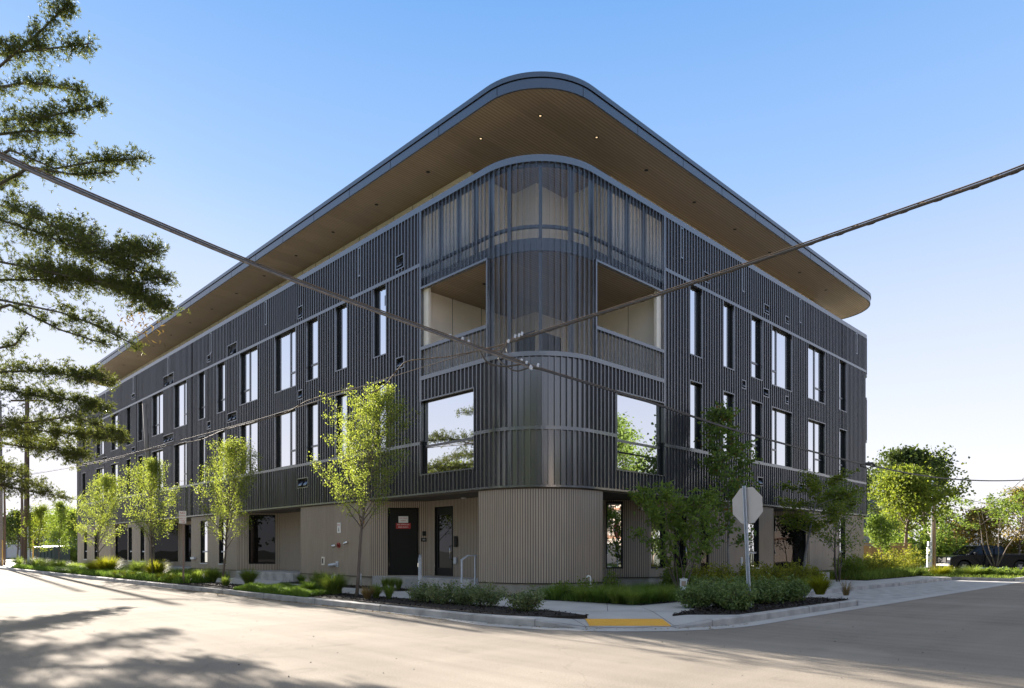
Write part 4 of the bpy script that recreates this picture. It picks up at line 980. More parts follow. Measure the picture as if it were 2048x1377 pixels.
# young street trees in the strip along the left street
GT = 'young trees along the left street'
tree('street_tree', gxy(713, dst(713, -3.4)), 5.75, 1.36, 'nearest of the young street trees, bright yellow-green, in front of the sign on the siding', 'tree', M['leafyel'], M['bark'], 11, GT, .32, 54, 50, 17000, .050, .030, .052, 'cone', 8, twl=.42, clump=.075)
tree('street_tree', gxy(445, dst(445, -3.4)), 5.3, 1.4, 'yellow-green street tree before the large dark window, second from the corner', 'tree', M['leafyel'], M['bark'], 12, GT, .25, 42, 52, 12500, .056, .033, .05, 'cone', 7, twl=.42, clump=.085)
tree('street_tree', gxy(308, dst(308, -3.4)), 5.4, 1.8, 'yellow-green street tree beside the leaning wooden pole, third from the building corner', 'tree', M['leafyel'], M['bark'], 13, GT, .25, 36, 50, 10000, .062, .038, .05, 'vase', 7, twl=.5, clump=.11)
tree('street_tree', gxy(200, dst(200, -3.4)), 5.3, 1.5, 'yellow-green street tree left of the leaning pole, fourth from the building corner', 'tree', M['leafyel'], M['bark'], 14, GT, .22, 36, 50, 11000, .066, .04, .05, 'cone', 7, twl=.45, clump=.10)
tree('street_tree', gxy(118, dst(118, -3.0)), 4.5, 1.0, 'sparse young street tree beyond the end of the building, before the dark dumpster', 'tree', M['leafmid'], M['bark'], 15, GT, .25, 26, 48, 4200, .09, .055, .045, 'vase', 6, twl=.45, clump=.11)
tree('street_tree', gxy(72, 50), 4.6, 1.4, 'young green tree beside the tall brown utility pole at the far left', 'tree', M['leafbrt'], M['bark'], 16, GT, .2, 28, 48, 4500, .10, .06, .045, 'round', 6, twl=.5, clump=.14)
# grasses in the strip
GG = 'clumps of ornamental grass in the left planting strip'
def gs(px, a, h, rad, m_, lab, seed, n=420, arch=1.0, zz=.165): return grass('fountain_plant', gxy(px, dst(px, a), zz), h, rad, lab, 'plant', m_, seed, GG, n, .006 + .00012 * dst(px, a), arch)
gs(668, -3.2, .62, .62, M['grass'], 'broad soft green grass clump left of the trunk of the nearest street tree', 31, 1100)
gs(640, -2.6, .62, .5, M['grass'], 'green grass clump in front of the drain spout on the wall', 32, 800)
gs(618, -3.5, .4, .45, M['turf'], 'low green grass clump at the kerb just left of the nearest street tree', 33, 500)
gs(735, -3.7, .36, .32, M['grassdry'], 'small straw-coloured grass clump at the foot of the nearest street tree', 34, 300)
gs(752, -3.3, .4, .28, M['grass'], 'small upright green grass tuft right of the nearest street tree trunk', 35, 320)
gs(778, -3.2, .38, .24, M['grass'], 'small green grass tuft between the nearest tree and the low shrubs', 36, 280)
gs(498, -2.6, .62, .55, M['grass'], 'green fountain grass clump before the large dark window', 37, 800)
gs(452, -3.5, .36, .35, M['grass'], 'short grass tuft at the foot of the second street tree', 38, 300)
gs(425, -2.8, .6, .5, M['grass'], 'green grass clump just left of the second street tree trunk', 39, 700)
gs(395, -3.2, .5, .5, M['grass'], 'green grass clump right of the no parking sign', 40, 600)
gs(355, -3.8, .32, .6, M['grassyel'], 'low bright yellow grass at the foot of the no parking sign', 41, 700)
gs(330, -3.7, .34, .6, M['grassyel'], 'low bright yellow grass at the kerb left of the no parking sign', 42, 700)
gs(312, -3.2, .85, .8, M['grassyel'], 'tall bright yellow grass fountain below the leaning pole', 43, 1300)
gs(278, -2.9, .8, .8, M['grass'], 'tall green grass clump between the two yellow grass fountains', 44, 900)
gs(240, -3.9, .34, .6, M['grassyel'], 'low yellow grass at the kerb right of the fourth street tree', 45, 600)
gs(262, -3.9, .30, .6, M['grassyel'], 'low yellow-green grass patch at the kerb below the tall green clump', 46, 600)
gs(215, -3.2, .95, .95, M['grassyel'], 'tall bright yellow grass fountain at the fourth street tree', 47, 1300)
gs(190, -3.4, .75, .8, M['grassyel'], 'tall yellow-green grass clump just left of the fourth street tree', 48, 900)
gs(160, -3.8, .42, .9, M['turf'], 'low dark green mound at the kerb far left', 49, 700)
gs(140, -3.8, .42, .9, M['turf'], 'low dark green mound at the kerb beyond the other one', 50, 700)
gs(118, -3.2, .7, .9, M['grass'], 'green grass clump at the foot of the sparse young tree', 51, 600)
gs(95, -3.4, .7, 1.0, M['grass'], 'green grass clump before the dark dumpster', 52, 600)
gs(72, -3.3, .8, 1.1, M['grass'], 'green grass clump right of the tall brown pole', 53, 600)
gs(45, -3.3, .9, 1.3, M['grass'], 'green grass clump left of the tall brown pole', 54, 600)
for k, (px, lab) in enumerate(((770, 'left'), (783, 'middle'), (797, 'right'))):
    grass('fountain_plant', gxy(px, dst(px, -.5)), .42, .24, f'{lab} one of the three small grass tufts in front of the service door landing', 'plant', M['grass'], 60 + k, 'small tufts below the landing', 260, .008)
grass('fountain_plant', gxy(603, dst(603, -.5)), .38, .34, 'small dark tuft at the wall by the drain spout', 'plant', M['turf'], 64, None, 260, .008)
# turf in the strip between kerb and pavement
def turf(name, poly, n, h, m_, label, seed, z=.165, w_=.008):
    r = np.random.default_rng(seed); xs, ys = [p[0] for p in poly], [p[1] for p in poly]
    P = np.c_[r.uniform(min(xs), max(xs), n), r.uniform(min(ys), max(ys), n)]; P = P[inpoly(P, poly)]; n = len(P)
    az = r.uniform(0, 2 * PI, n); hh = h * r.uniform(.4, 1.2, n) * (1 + .35 * np.sin(P[:, 0] * 5 + 1) * np.cos(P[:, 1] * 4)); le = h * r.uniform(.1, .9, n); B = np.c_[P, np.full(n, z - .01)]; s = np.c_[-np.sin(az), np.cos(az), np.zeros(n)] * w_; d = np.c_[np.cos(az) * le, np.sin(az) * le, hh]
    V = np.stack([B - s, B + s, B + d * [.45, .45, .62] + s * .7, B + d * [.45, .45, .62] - s * .7, B + d], 1).reshape(-1, 3); b = np.arange(n)[:, None] * 5
    F = np.concatenate([np.c_[b + [[0, 1, 2]]], b + np.array([[0, 2, 3]]), b + np.array([[3, 2, 4]])])
    o = np_mesh(name, V, F, m_); o.location = LO['loc']; o.rotation_euler = (0, 0, ROT); return tag(o, label, 'ground cover', kind='stuff')
turf('mown_turf', [(-4.35, 4.7), (-4.3, 9.6), (-2.75, 9.6), (-2.8, 5.4)], 26000, .17, M['turf'], 'thick green turf at the kerb between the first two street trees', 70)
turf('low_ground_cover', [(-.45, -.5), (-.2, -3.2), (1.7, -3.2), (3.8, -2.7), (3.8, -.1), (2.2, -.1), (1.4, .15), (.3, .5)], 15000, .24, M['turf'], 'soft green sedge in the bed at the foot of the rounded corner', 71, w_=.005)
turf('low_ground_cover', [(4, -2.2), (13.2, -2.2), (13.2, -.1), (4, -.1)], 9000, .26, M['grass'], 'mixed low green planting along the right facade', 72)
turf('lawn', [(25.2, -6.0), (25.2, 2.4), (60, 2.4), (60, -6.0)], 60000, .20, M['grass'], 'green planting beyond the parking bay before the pickup', 73, z=.0, w_=.02)
turf('low_ground_cover', [(17.7, -2.2), (24.8, -2.2), (24.8, -.2), (17.7, -.2)], 9000, .34, M['grass'], 'green ground cover by the far end of the right facade', 74, w_=.012)
turf('low_ground_cover', [(-4.2, 15), (-4.2, 49), (-2.75, 49), (-2.75, 15)], 30000, .26, M['turf'], 'dark green ground cover between the grass clumps of the left strip', 75, w_=.014)
turf('low_ground_cover', [(-.9, 20), (-.9, 49), (-.1, 49), (-.1, 20)], 9000, .3, M['grass'], 'green planting at the foot of the far left facade', 76, w_=.014)
# grasses of the corner bed
GC = 'weeping grass clumps round the building corner'
for k, (px, d_, h_, rr, lab) in enumerate([(1110, 17.7, .42, .42, 'leftmost weeping grass clump below the rounded corner'), (1140, 18.3, .4, .4, 'weeping grass clump in front of the corner base, beside the white pipe'), (1168, 17.2, .4, .42, 'weeping grass clump at the pavement edge right below the white pipe'),
        (1200, 16.9, .42, .45, 'weeping grass clump at the pavement edge below the tall mirror window'), (1232, 16.5, .42, .45, 'front weeping grass clump in the middle of the corner bed'), (1262, 16.2, .42, .45, 'weeping grass clump at the point of the corner bed'),
        (1295, 16.6, .42, .46, 'weeping grass clump left of the white brochure box'), (1325, 17.0, .44, .46, 'weeping grass clump just left of the front shrubs'), (1240, 18.2, .42, .45, 'rear weeping grass clump in the corner bed below the security camera'), (1285, 18.4, .44, .45, 'rear weeping grass clump behind the brochure box'), (1200, 18.9, .4, .4, 'rear weeping grass clump close to the corner base'), (1335, 18.6, .4, .45, 'weeping grass clump at the foot of the big shrub')]):
    grass('weeping_plant', gxy(px, d_), h_, rr, lab, 'plant', M['grass'] if k % 3 else M['turf'], 80 + k, GC, 520, .006, 1.15)
grass('fountain_plant', gxy(1640, 19.8), .55, .5, 'bright green grass clump at the right end of the shrub bed', 'plant', M['grassyel'], 95, None, 1100, .007)
grass('fountain_plant', gxy(1612, 20.6), .45, .45, 'green grass clump behind the bright one', 'plant', M['grass'], 97, None, 600, .007)
grass('dry_plant', gxy(1692, 19.4), .5, .35, 'thin dry grey grass tuft by the driveway', 'plant', M['grassdry'], 96, None, 160, .004)
# small shrubs on the left strip
GS = 'small glossy shrubs in the left strip'
for k, (px, d_, h_, w_, lab) in enumerate([(845, 17.1, .46, .95, 'leftmost of the small glossy shrubs in the left strip'), (888, 16.5, .52, .95, 'small glossy shrub in front of the entrance steps'), (972, 15.6, .54, 1.0, 'small glossy shrub below the rounded corner, between its two neighbours'), (1050, 14.5, .50, .85, 'small glossy shrub nearest the crossing ramp'), (930, 16.2, .46, .85, 'low glossy shrub in front of the second handrail')]):
    shrub('glossy_shrub', gxy(px, d_), h_, w_, lab, 'shrub', M['leafvar'], 100 + k, GS, 2200, .060, .028, 11)
# shrubs of the wedge bed
GW = 'dense dark shrubs around the leaning sign post'
for k, (px, d_, h_, w_, lab) in enumerate([(1395, 15.3, .62, .95, 'leftmost dense shrub of the wedge-shaped bed'), (1440, 15.6, .70, 1.0, 'dense shrub left of the leaning sign post'), (1468, 14.6, .62, .85, 'front dense shrub just left of the foot of the sign post'), (1530, 16.3, .62, 1.0, 'dense shrub just right of the foot of the sign post'), (1580, 17.0, .62, 1.0, 'rightmost dense shrub of the wedge-shaped bed'), (1410, 16.6, .62, .9, 'rear dense shrub behind the white brochure box'), (1495, 17.2, .66, 1.0, 'rear dense shrub behind the sign post')]):
    shrub('dense_shrub', gxy(px, d_), h_, w_, lab, 'shrub', M['leafshrub'], 120 + k, GW, 3800, .062, .036, 16)
GR = 'yellow-green low shrubs along the right facade'
for k, (px, d_, h_, w_, lab) in enumerate([(1440, 22.5, .85, 1.1, 'yellow-green shrub at the foot of the tall slender tree'), (1500, 23.5, .95, 1.3, 'yellow-green shrub behind the sign post'), (1545, 24.3, .95, 1.3, 'yellow-green shrub left of the grey-barked tree'), (1590, 24.8, .95, 1.2, 'yellow-green shrub before the recessed door'), (1355, 21.2, .95, 1.0, 'green shrub at the foot of the big broadleaf shrub'), (1400, 21.6, .9, 1.1, 'green shrub before the ribbed wall right of the big broadleaf shrub'), (1622, 25.6, .8, .9, 'yellow-green shrub right of the grey-barked trunk'), (1700, 30.5, 1.2, 1.4, 'green shrub at the far corner of the right facade'), (1725, 33, 1.2, 1.7, 'green shrub before the wooden fence'), (1775, 36, 1.7, 2.2, 'yellow-green shrub below the small dark tree by the fence'), (1810, 37, 1.6, 2.2, 'yellow-green shrub at the foot of the tall bright tree'), (1750, 34.5, 1.2, 1.8, 'yellow-green shrub between the facade end and the bright tree')]):
    shrub('spirea_shrub', gxy(px, d_, .12), h_, w_, lab, 'shrub', M['leafspirea'] if k not in (4, 7) else M['leafmid'], 140 + k, GR, 2600, .05 + .0012 * d_, .03 + .0006 * d_, 14)
# larger plants before the right facade
tree('broadleaf_shrub', gxy(1362, 19.6), 3.3, .85, 'big multi-stemmed broadleaf shrub before the recessed windows', 'shrub', M['leafdeep'], M['bark'], 161, None, .18, 34, 42, 2500, .17, .066, .022, 'round', 6, stems=7, twl=.42, clump=.09, stem_spread=.34)
tree('slender_maple', gxy(1458, 22.9), 6.35, 1.02, 'tall slender tree with a few reddish leaves, behind the leaning sign', 'tree', M['leafmaple'], M['barkgrey'], 162, None, .22, 38, 42, 3200, .13, .10, .045, 'cone', 7, twl=.5, clump=.10)
tree('dogwood_tree', gxy(1607, 26.2), 4.3, 1.45, 'grey-barked tree with tiered light green leaves before the recessed door', 'tree', M['leafbrt'], M['barkgrey'], 163, None, .42, 20, 22, 3600, .13, .085, .07, 'flat', 7, twl=.5, clump=.08, flat=.6)
tree('multistem_tree', gxy(1676, 28.4), 4.45, 1.15, 'thin multi-stemmed tree before the far end of the right facade', 'tree', M['leafmid'], M['bark'], 164, None, .28, 40, 45, 2700, .11, .06, .028, 'round', 6, stems=4, twl=.45, clump=.12, stem_spread=.17)
for k, (px, d_, lab) in enumerate(((1125, 17.9, 'small leafy rose bush at the foot of the rounded corner'), (1168, 18.6, 'small leafy bush beside the white pipe at the corner base'), (1222, 19.8, 'small leafy bush below the tall mirror window'))):
    shrub('rose_bush', gxy(px, d_), .5 if k < 2 else .7, .5, lab, 'shrub', M['leafmid'], 170 + k, 'small bushes at the corner base', 700, .06, .04, 8)
# background trees to the right
tree('bright_tree', gxy(1813, 42), 6.3, 2.0, 'tall bright yellow-green tree between the fence and the metered pole', 'tree', M['leafbrt'], M['bark'], 181, None, .36, 46, 42, 12000, .17, .12, .14, 'round', 8, twl=.9, clump=.22)
tree('dark_small_tree', gxy(1764, 36), 3.1, .9, 'small dark tree in front of the wooden fence', 'tree', M['leafdeep'], M['bark'], 182, None, .38, 22, 35, 3000, .12, .09, .035, 'round', 6, twl=.4, clump=.12)
GB = 'large trees beyond the end of the building'
tree('large_tree', gxy(1790, 60), 10.0, 3.6, 'large dark-limbed tree rising behind the bright tree, nearer the building', 'tree', M['backtree'], M['bark'], 183, GB, .3, 34, 40, 9000, .28, .2, .25, 'round', 8, twl=1.4, clump=.3)
tree('large_tree', gxy(1850, 62), 9.8, 3.2, 'large tree behind the metered pole, at the right of the bright tree', 'tree', M['leafbrt'], M['bark'], 184, GB, .3, 34, 40, 9000, .28, .2, .25, 'round', 8, twl=1.4, clump=.3)
tree('large_tree', gxy(1735, 75), 10.6, 2.2, 'tree whose crown just shows at the far corner of the building', 'tree', M['backtree'], M['bark'], 185, GB, .3, 26, 40, 4000, .3, .2, .2, 'round', 7, twl=1.2, clump=.3)
tree('spreading_tree', gxy(1990, 46), 5.6, 3.4, 'spreading tree with dark tiered leaves in front of the pickup', 'tree', M['leafmid'], M['bark'], 186, None, .55, 26, 26, 2600, .15, .11, .05, 'flat', 7, stems=4, twl=.8, clump=.13, stem_spread=.45, flat=.5)
tree('rusty_tree', gxy(1955, 56), 4.6, 2.3, 'rust-coloured low tree behind the cab of the pickup', 'tree', M['leafrust'], M['bark'], 187, None, .2, 34, 35, 6000, .2, .14, .06, 'round', 7, twl=.8, clump=.22)
tree('airy_tree', gxy(2040, 60), 6.8, 3.0, 'airy tree with thin foliage at the right edge of the view', 'tree', M['leafrust'], M['bark'], 188, None, .2, 34, 45, 6000, .17, .12, .1, 'round', 7, twl=1.0, clump=.28)
GH = 'dark hedge shrubs behind the pole and the pickup'
for k, (px, d_, h_, w_, mm, lab) in enumerate([(1835, 50, 3.3, 3.4, 'leafdeep', 'dark hedge shrub left of the metered pole'), (1880, 54, 4.4, 3.6, 'leafdeep', 'tall dark hedge shrub behind the nose of the pickup'), (1905, 56, 4.2, 3.2, 'leafrust', 'brownish hedge shrub above the windscreen of the pickup'), (1800, 52, 3.2, 3.4, 'leafdeep', 'dark hedge shrub behind the trunk of the bright tree'), (2010, 62, 3.6, 4.5, 'leafrust', 'brownish hedge shrub behind the truck bed'), (2060, 62, 3.8, 4.5, 'leafmid', 'green hedge shrub at the right edge behind the truck bed')]):
    shrub('hedge_shrub', gxy(px, d_, 0), h_, w_, lab, 'shrub', M[mm], 190 + k, GH, 5200, .17, .12, 26)
GF_ = 'low shrubs in front of the pickup'
for k, (px, d_, h_, w_, lab) in enumerate([(1990, 36, .5, 1.6, 'low shrub below the middle of the pickup'), (2030, 36, .6, 2.2, 'low green shrub at the right edge of the view'), (1955, 37, .4, 1.4, 'low shrub in front of the front wheel side step'), (1925, 38.5, .35, 1.4, 'low shrub between the pole and the truck step')]):
    shrub('low_shrub', gxy(px, d_, .0), h_, w_, lab, 'shrub', M['leafmid'] if k != 1 else M['leafdeep'], 200 + k, GF_, 2200, .09, .055, 12)
for k, (px, d_, lab) in enumerate([(1750, 32.5, 'grass clump at the end of the pavement by the facade'), (1790, 34, 'grass clump below the bright tree'), (1830, 35.5, 'grass clump left of the metered pole'), (1880, 37, 'sunlit grass clump right of the metered pole'), (1945, 36.5, 'grass clump below the truck door')]):
    grass('fountain_plant', gxy(px, d_, .05), .6, 1.0, lab, 'plant', M['grass'] if k != 3 else M['grassyel'], 210 + k, 'grass clumps beyond the parking bay', 700, .014)
# left background
GLB = 'trees beyond the far left end of the building'
for k, (px, d_, h_, s_, mm, lab) in enumerate([(35, 90, 6.6, 3.2, 'backtree', 'round green tree between the poles at the far left'), (60, 92, 6.4, 3.0, 'backtree', 'green tree right of the tall brown pole'), (135, 72, 5.6, 2.4, 'leafdeep', 'dark tree just beyond the end of the left facade'), (150, 80, 6.0, 2.2, 'leafdeep', 'dark tree hidden by the end of the left facade'), (8, 110, 6.5, 3.0, 'backtree', 'distant green tree at the left edge')]):
    tree('background_tree', gxy(px, d_, 0), h_, s_, lab, 'tree', M[mm], M['bark'], 220 + k, GLB, .22, 26, 40, 5000, .26, .18, .12, 'round', 7, twl=1.0, clump=.3)
for k, (px, d_, w_, lab) in enumerate([(120, 66, 2.6, 'dark hedge shrub right of the dumpster'), (142, 66, 3.2, 'dark hedge shrub at the end of the left facade')]):
    shrub('hedge_shrub', gxy(px, d_, 0), 2.6, w_, lab, 'shrub', M['leafdeep'], 230 + k, 'dark hedge beyond the left facade', 3500, .17, .12, 22)

# ------------------------------------------------------------------ big pine at the left, its trunk outside the view
def pine_branch(r, pts, fol, br, dens=1.0, side=1.0):
    """pts: main axis; lateral twigs carry tufts"""
    n = len(pts); L_ = sum(np.linalg.norm(pts[i + 1] - pts[i]) for i in range(n - 1)); k = int(L_ * 17 * dens)
    for i in range(k):
        t = r.uniform(.02, 1) ** .8; p = lerp_poly(pts, min(t, .995)); ax = pts[-1] - pts[0]; ax = ax / np.linalg.norm(ax)
        d = rvec(r, 1)[0]; d[2] = d[2] * .55 + .12; d = d + ax * r.uniform(.5, 1.3); ll_ = side * r.uniform(.3, 1.05) * (1.15 - .75 * t); tp = limb(r, p, d, ll_, 4, .13, .03)
        br.tube(tp, [.010, .008, .006, .004, .003], 3, cap=False)
        for q in range(int(7 + ll_ * 11)):
            u = r.uniform(.25, 1) ** .7; c = lerp_poly(tp, min(u, .99)); c = c + r.normal(size=3) * .07; dd = (tp[-1] - tp[0]); dd = dd / (np.linalg.norm(dd) + 1e-9); fol.append((c, dd + np.array([0, 0, .25])))
r = np.random.default_rng(77)
pine = empty('pine_tree', (-17.2, 19.5, 0), 0, 'big pine whose boughs reach into the view from the left edge', 'tree')
T0 = np.array([-17.2, 19.5, 0]); br = MB(); br2 = MB()
br.tube([(0, 0, -.1), (.05, 0, 4), (0, .1, 9), (.1, 0, 15), (0, 0, 21)], [.42, .36, .28, .17, .04], 14)
def wpt(px, py, d): return np.array([(px - 1024) / 1384.6 * d, d, 1.42 + (1101.6 - py) * d / 1384.6])
boughs = [  # (pixel column, row, distance) of successive points, base on the trunk
 ([(-20, 150, 17), (90, 55, 16), (135, 8, 15.5)], .95, .6), ([(-10, 110, 17), (80, 100, 16.2), (178, 88, 15.6)], 1.0, .65), ([(0, 175, 17), (60, 165, 16.4), (160, 182, 15.8)], .8, .5),
 ([(0, 240, 17.2), (90, 235, 16.4), (200, 212, 15.8)], 1.15, .65), ([(-10, 270, 17), (60, 262, 16.5), (150, 268, 16)], .9, .55), ([(20, 300, 17), (110, 338, 16.3), (200, 322, 15.8), (285, 318, 15.4)], .8, .6), ([(60, 335, 16.6), (150, 350, 16), (225, 345, 15.6)], .5, .4),
 ([(-30, 400, 18), (80, 440, 17), (200, 500, 16), (310, 500, 15)], 1.25, 1.0), ([(-30, 430, 17.5), (90, 470, 17), (230, 530, 16), (330, 560, 15.2)], 1.2, .9), ([(-20, 520, 18), (100, 545, 17), (230, 570, 16), (325, 615, 15.3)], 1.4, 1.0),
 ([(-20, 560, 18.5), (80, 560, 18), (160, 560, 17.4), (250, 575, 17)], 1.5, 1.0), ([(0, 600, 18), (120, 625, 17), (190, 650, 16.4), (268, 690, 15.8)], .55, .6), ([(20, 610, 18), (120, 660, 17.2), (215, 690, 16.6)], .4, .5),
 ([(-20, 700, 18), (30, 690, 17.5), (55, 655, 17)], .5, .4), ([(-30, 745, 19), (80, 742, 18), (150, 752, 17.4), (218, 762, 17)], 1.1, .7), ([(-30, 770, 19), (60, 790, 18.3), (140, 800, 17.8), (212, 818, 17.2)], 1.1, .7),
 ([(-30, 850, 19), (60, 860, 18.5), (150, 868, 18), (238, 878, 17.2)], 1.2, .8), ([(-30, 880, 19.5), (50, 895, 19), (110, 900, 18.6), (160, 912, 18.2)], 1.3, .9), ([(0, 850, 18), (60, 845, 17.6), (150, 832, 17.2), (235, 868, 16.8)], 1.0, .7)]
fol = []
for pts, dens, side in boughs:
    P_ = [wpt(*p) - T0 for p in pts]; root_ = np.array([0, 0, P_[0][2] - .4]); P_ = [root_] + P_
    f_ = []
    br.tube(P_, [.06, .035] + [.024 - .017 * i / (len(P_) - 2) for i in range(len(P_) - 2)], 6)
    pine_branch(r, P_[1:], fol, br2, dens * 1.15, side)
    pine_branch(r, P_[:2], fol, br2, .35, .8)
for k in range(9):                                           # low boughs on the far side of the trunk
    z = 3.6 + .45 * k; az = 1.45 + .16 * (k % 4) + .05 * k; L_ = 6.0; P_ = limb(r, (0, 0, z), (math.cos(az), math.sin(az), .02), L_, 4, .06, -.01); br.tube(P_, [.06, .05, .035, .02, .01], 5); pine_branch(r, P_, fol, br2, 1.0, 1.2)
for k in range(15):                                          # boughs outside the view: other sides of the crown
    z = 3.2 + 1.15 * k; az = k * 2.399 + .8
    if -0.6 < math.atan2(math.sin(az), math.cos(az)) < .9 and z < 13: az += 1.9
    L_ = 6.2 * (1 - z / 24); P_ = limb(r, (0, 0, z), (math.cos(az), math.sin(az), .1), L_, 4, .06, -.015); br.tube(P_, [.06, .05, .035, .02, .01], 5); pine_branch(r, P_, fol, br2, .8, 1.1)
br.build('trunk', M['bark'], pine, smooth=True); br2.build('twigs', M['bark'], pine)
C = np.array([f[0] for f in fol]); D = np.array([f[1] for f in fol]); print('pine tufts', len(C))
NN = 9; n = len(C) * NN; C = np.repeat(C, NN, 0); D = np.repeat(D, NN, 0); d = D * .55 + rvec(r, n) * .8; d /= np.linalg.norm(d, axis=1)[:, None]
s = np.cross(d, rvec(r, n)); s /= np.linalg.norm(s, axis=1)[:, None] + 1e-9; L_ = r.uniform(.05, .10, n)[:, None]; W_ = .0065
V = np.stack([C - s * W_ * .5, C + s * W_ * .5, C + d * L_ * .6 + s * W_, C + d * L_, C + d * L_ * .6 - s * W_], 1).reshape(-1, 3)
np_mesh('needles', V, np.arange(5 * n).reshape(-1, 5), M['pine'], pine)
dry = np.array([wpt(*p) for p in [(290, 650, 15.4), (275, 635, 15.5), (300, 640, 15.3), (262, 622, 15.6), (285, 668, 15.5), (255, 640, 15.7), (310, 655, 15.2)]]) - T0
n = 110; C = dry[r.integers(0, len(dry), n)] + r.normal(size=(n, 3)) * .14; leaves('foliage', C, .12, .03, M['pinedry'], pine, r, droop=.8)
# ------------------------------------------------------------------ street furniture and other things
def tubething(name, pts, rad, mt, label, cat, group=None, n=10, origin=None):
    o_ = Vector(origin if origin is not None else pts[0]); m = MB(); m.tube([Vector(p) - o_ for p in pts], rad, n); o = m.build(name, mt, None, smooth=True, loc=o_); return tag(o, label, cat, group)
# handrails on the entrance steps
for k, (x, y, dr, L_, hb, lab) in enumerate(((-2.86, 21.3, R(93.5), .78, .30, 'grey steel handrail on the left side of the entrance steps'), (-1.47, 20.25, ROT, .52, .14, 'grey steel handrail on the right side of the entrance steps, nearer the rounded corner'))):
    hr = empty('handrail', (x, y, .21), dr, lab, 'handrail', 'handrails of the entrance steps')
    m = MB(); m.box(-.022, .022, -.022, .022, 0, .93); m.build('post', M['galv'], hr, bevel=.004)
    m = MB(); m.box(L_ - .02, L_ + .02, -.022, .022, hb, 1.05); m.build('post', M['galv'], hr, bevel=.004)
    m = MB(); P = [Vector((-.02, 0, .93)), Vector((L_ * .45, 0, 1.06)), Vector((L_ + .04 + .2 * (k == 0), 0, 1.06))]
    for p, q in zip(P[:-1], P[1:]):
        d = (q - p).normalized(); m.obox((p + q) / 2, d, (0, 1, 0), d.cross(Vector((0, 1, 0))), (q - p).length / 2 + .012, .024, .017)
    m.build('rail', M['galv'], hr)
# leaning sign post seen from behind
ss = empty('stop_sign', gxy(1500, 14.75, .18), 0, 'leaning octagonal sign seen from its blank pale back, among the dense shrubs', 'sign')
ss.rotation_euler = (0, R(-2.6), 0)
m = MB(); hgt = 2.62; r = np.random.default_rng(3)
yaw = R(-56.5 + 90)                                        # sign plane direction
ex = Vector((math.cos(yaw), -math.sin(yaw), 0)) if False else Vector((math.sin(R(56.5) + PI / 2), math.cos(R(56.5) + PI / 2), 0)); ny = Vector((math.sin(R(56.5)), math.cos(R(56.5)), 0))
for s_ in (-1, 1): m.obox(ex * .026 * s_ + Vector((0, 0, hgt / 2)), ex, ny, (0, 0, 1), .003, .016, hgt / 2); m.obox(ex * .034 * s_ - ny * .016 + Vector((0, 0, hgt / 2)), ex, ny, (0, 0, 1), .010, .0025, hgt / 2)
m.obox(ny * .016 + Vector((0, 0, hgt / 2)), ex, ny, (0, 0, 1), .028, .003, hgt / 2); m.build('channel_post', M['galv'], ss)
m = MB()
for i in range(100):
    z = .03 + i * .0254; c = ny * .0125 + Vector((0, 0, z)); m.face([tuple(c + ex * .006 * math.cos(k * PI / 3) + Vector((0, 0, .006 * math.sin(k * PI / 3)))) for k in range(6)])
m.build('punched_holes', M['black'], ss)
ctr = Vector((0, 0, 2.20)) + ex * .03 + ny * .024; rr = .381 / math.cos(PI / 8)
m = MB(); ring = [ctr + ex * rr * math.cos(PI / 8 + k * PI / 4) + Vector((0, 0, rr * math.sin(PI / 8 + k * PI / 4))) for k in range(8)]
m.face([tuple(p) for p in ring]); m.face([tuple(p + ny * .003) for p in ring[::-1]])
for k in range(8): p, q = ring[k], ring[(k + 1) % 8]; m.face([tuple(p), tuple(p + ny * .003), tuple(q + ny * .003), tuple(q)])
pl = m.build('octagonal_plate', M['signback'], ss)
m = MB(); r2 = rr * .97; m.face([tuple(ctr + ny * .004 + ex * r2 * math.cos(PI / 8 + k * PI / 4) + Vector((0, 0, r2 * math.sin(PI / 8 + k * PI / 4)))) for k in range(8)][::-1]); f = m.build('red_face', M['red'], pl)
text_obj('STOP', .27, M['white'], pl, Matrix(((-ex.x, 0, ny.x, ctr.x + ny.x * .006), (-ex.y, 0, ny.y, ctr.y + ny.y * .006), (0, 1, 0, ctr.z), (0, 0, 0, 1))), 'lettering')
m = MB()
for dz in (-.25, .25): c = ctr - ny * .03 + Vector((0, 0, dz)) - ex * .03; m.tube([c, c + ny * .02], .009, 6)
m.build('bolts', M['galv'], pl)
# no parking sign
d_ = dst(366, -3.9); npk = empty('no_parking_sign', gxy(367, d_, .16), 0, 'white sign with red writing on a thin pole in the left planting strip', 'sign')
m = MB(); m.obox((0.0, 0, 1.3), (1, 0, 0), (0, 1, 0), (0, 0, 1), .032, .012, 1.32); m.build('pole', mat('painted_post', (.24, .17, .14), .6), npk)
m = MB(); m.box(-.165, .115, -.022, -.016, 2.30, 2.78); pl = m.build('sign_plate', M['white'], npk, bevel=.002)
TM = lambda z, x=-.025, y=-.0235: Matrix(((1, 0, 0, x), (0, 0, -1, y), (0, 1, 0, z), (0, 0, 0, 1)))
text_obj('NO', .13, M['red'], pl, TM(2.70)); text_obj('PARKING', .062, M['red'], pl, TM(2.59)); text_obj('HERE TO', .056, M['red'], pl, TM(2.495)); text_obj('CORNER', .056, M['red'], pl, TM(2.42))
m = MB(); m.box(-.11, .02, -.0245, -.0225, 2.345, 2.36); m.face([(.02, -.0245, 2.325), (.075, -.0245, 2.3525), (.02, -.0245, 2.38)]); m.build('arrow', M['red'], pl)
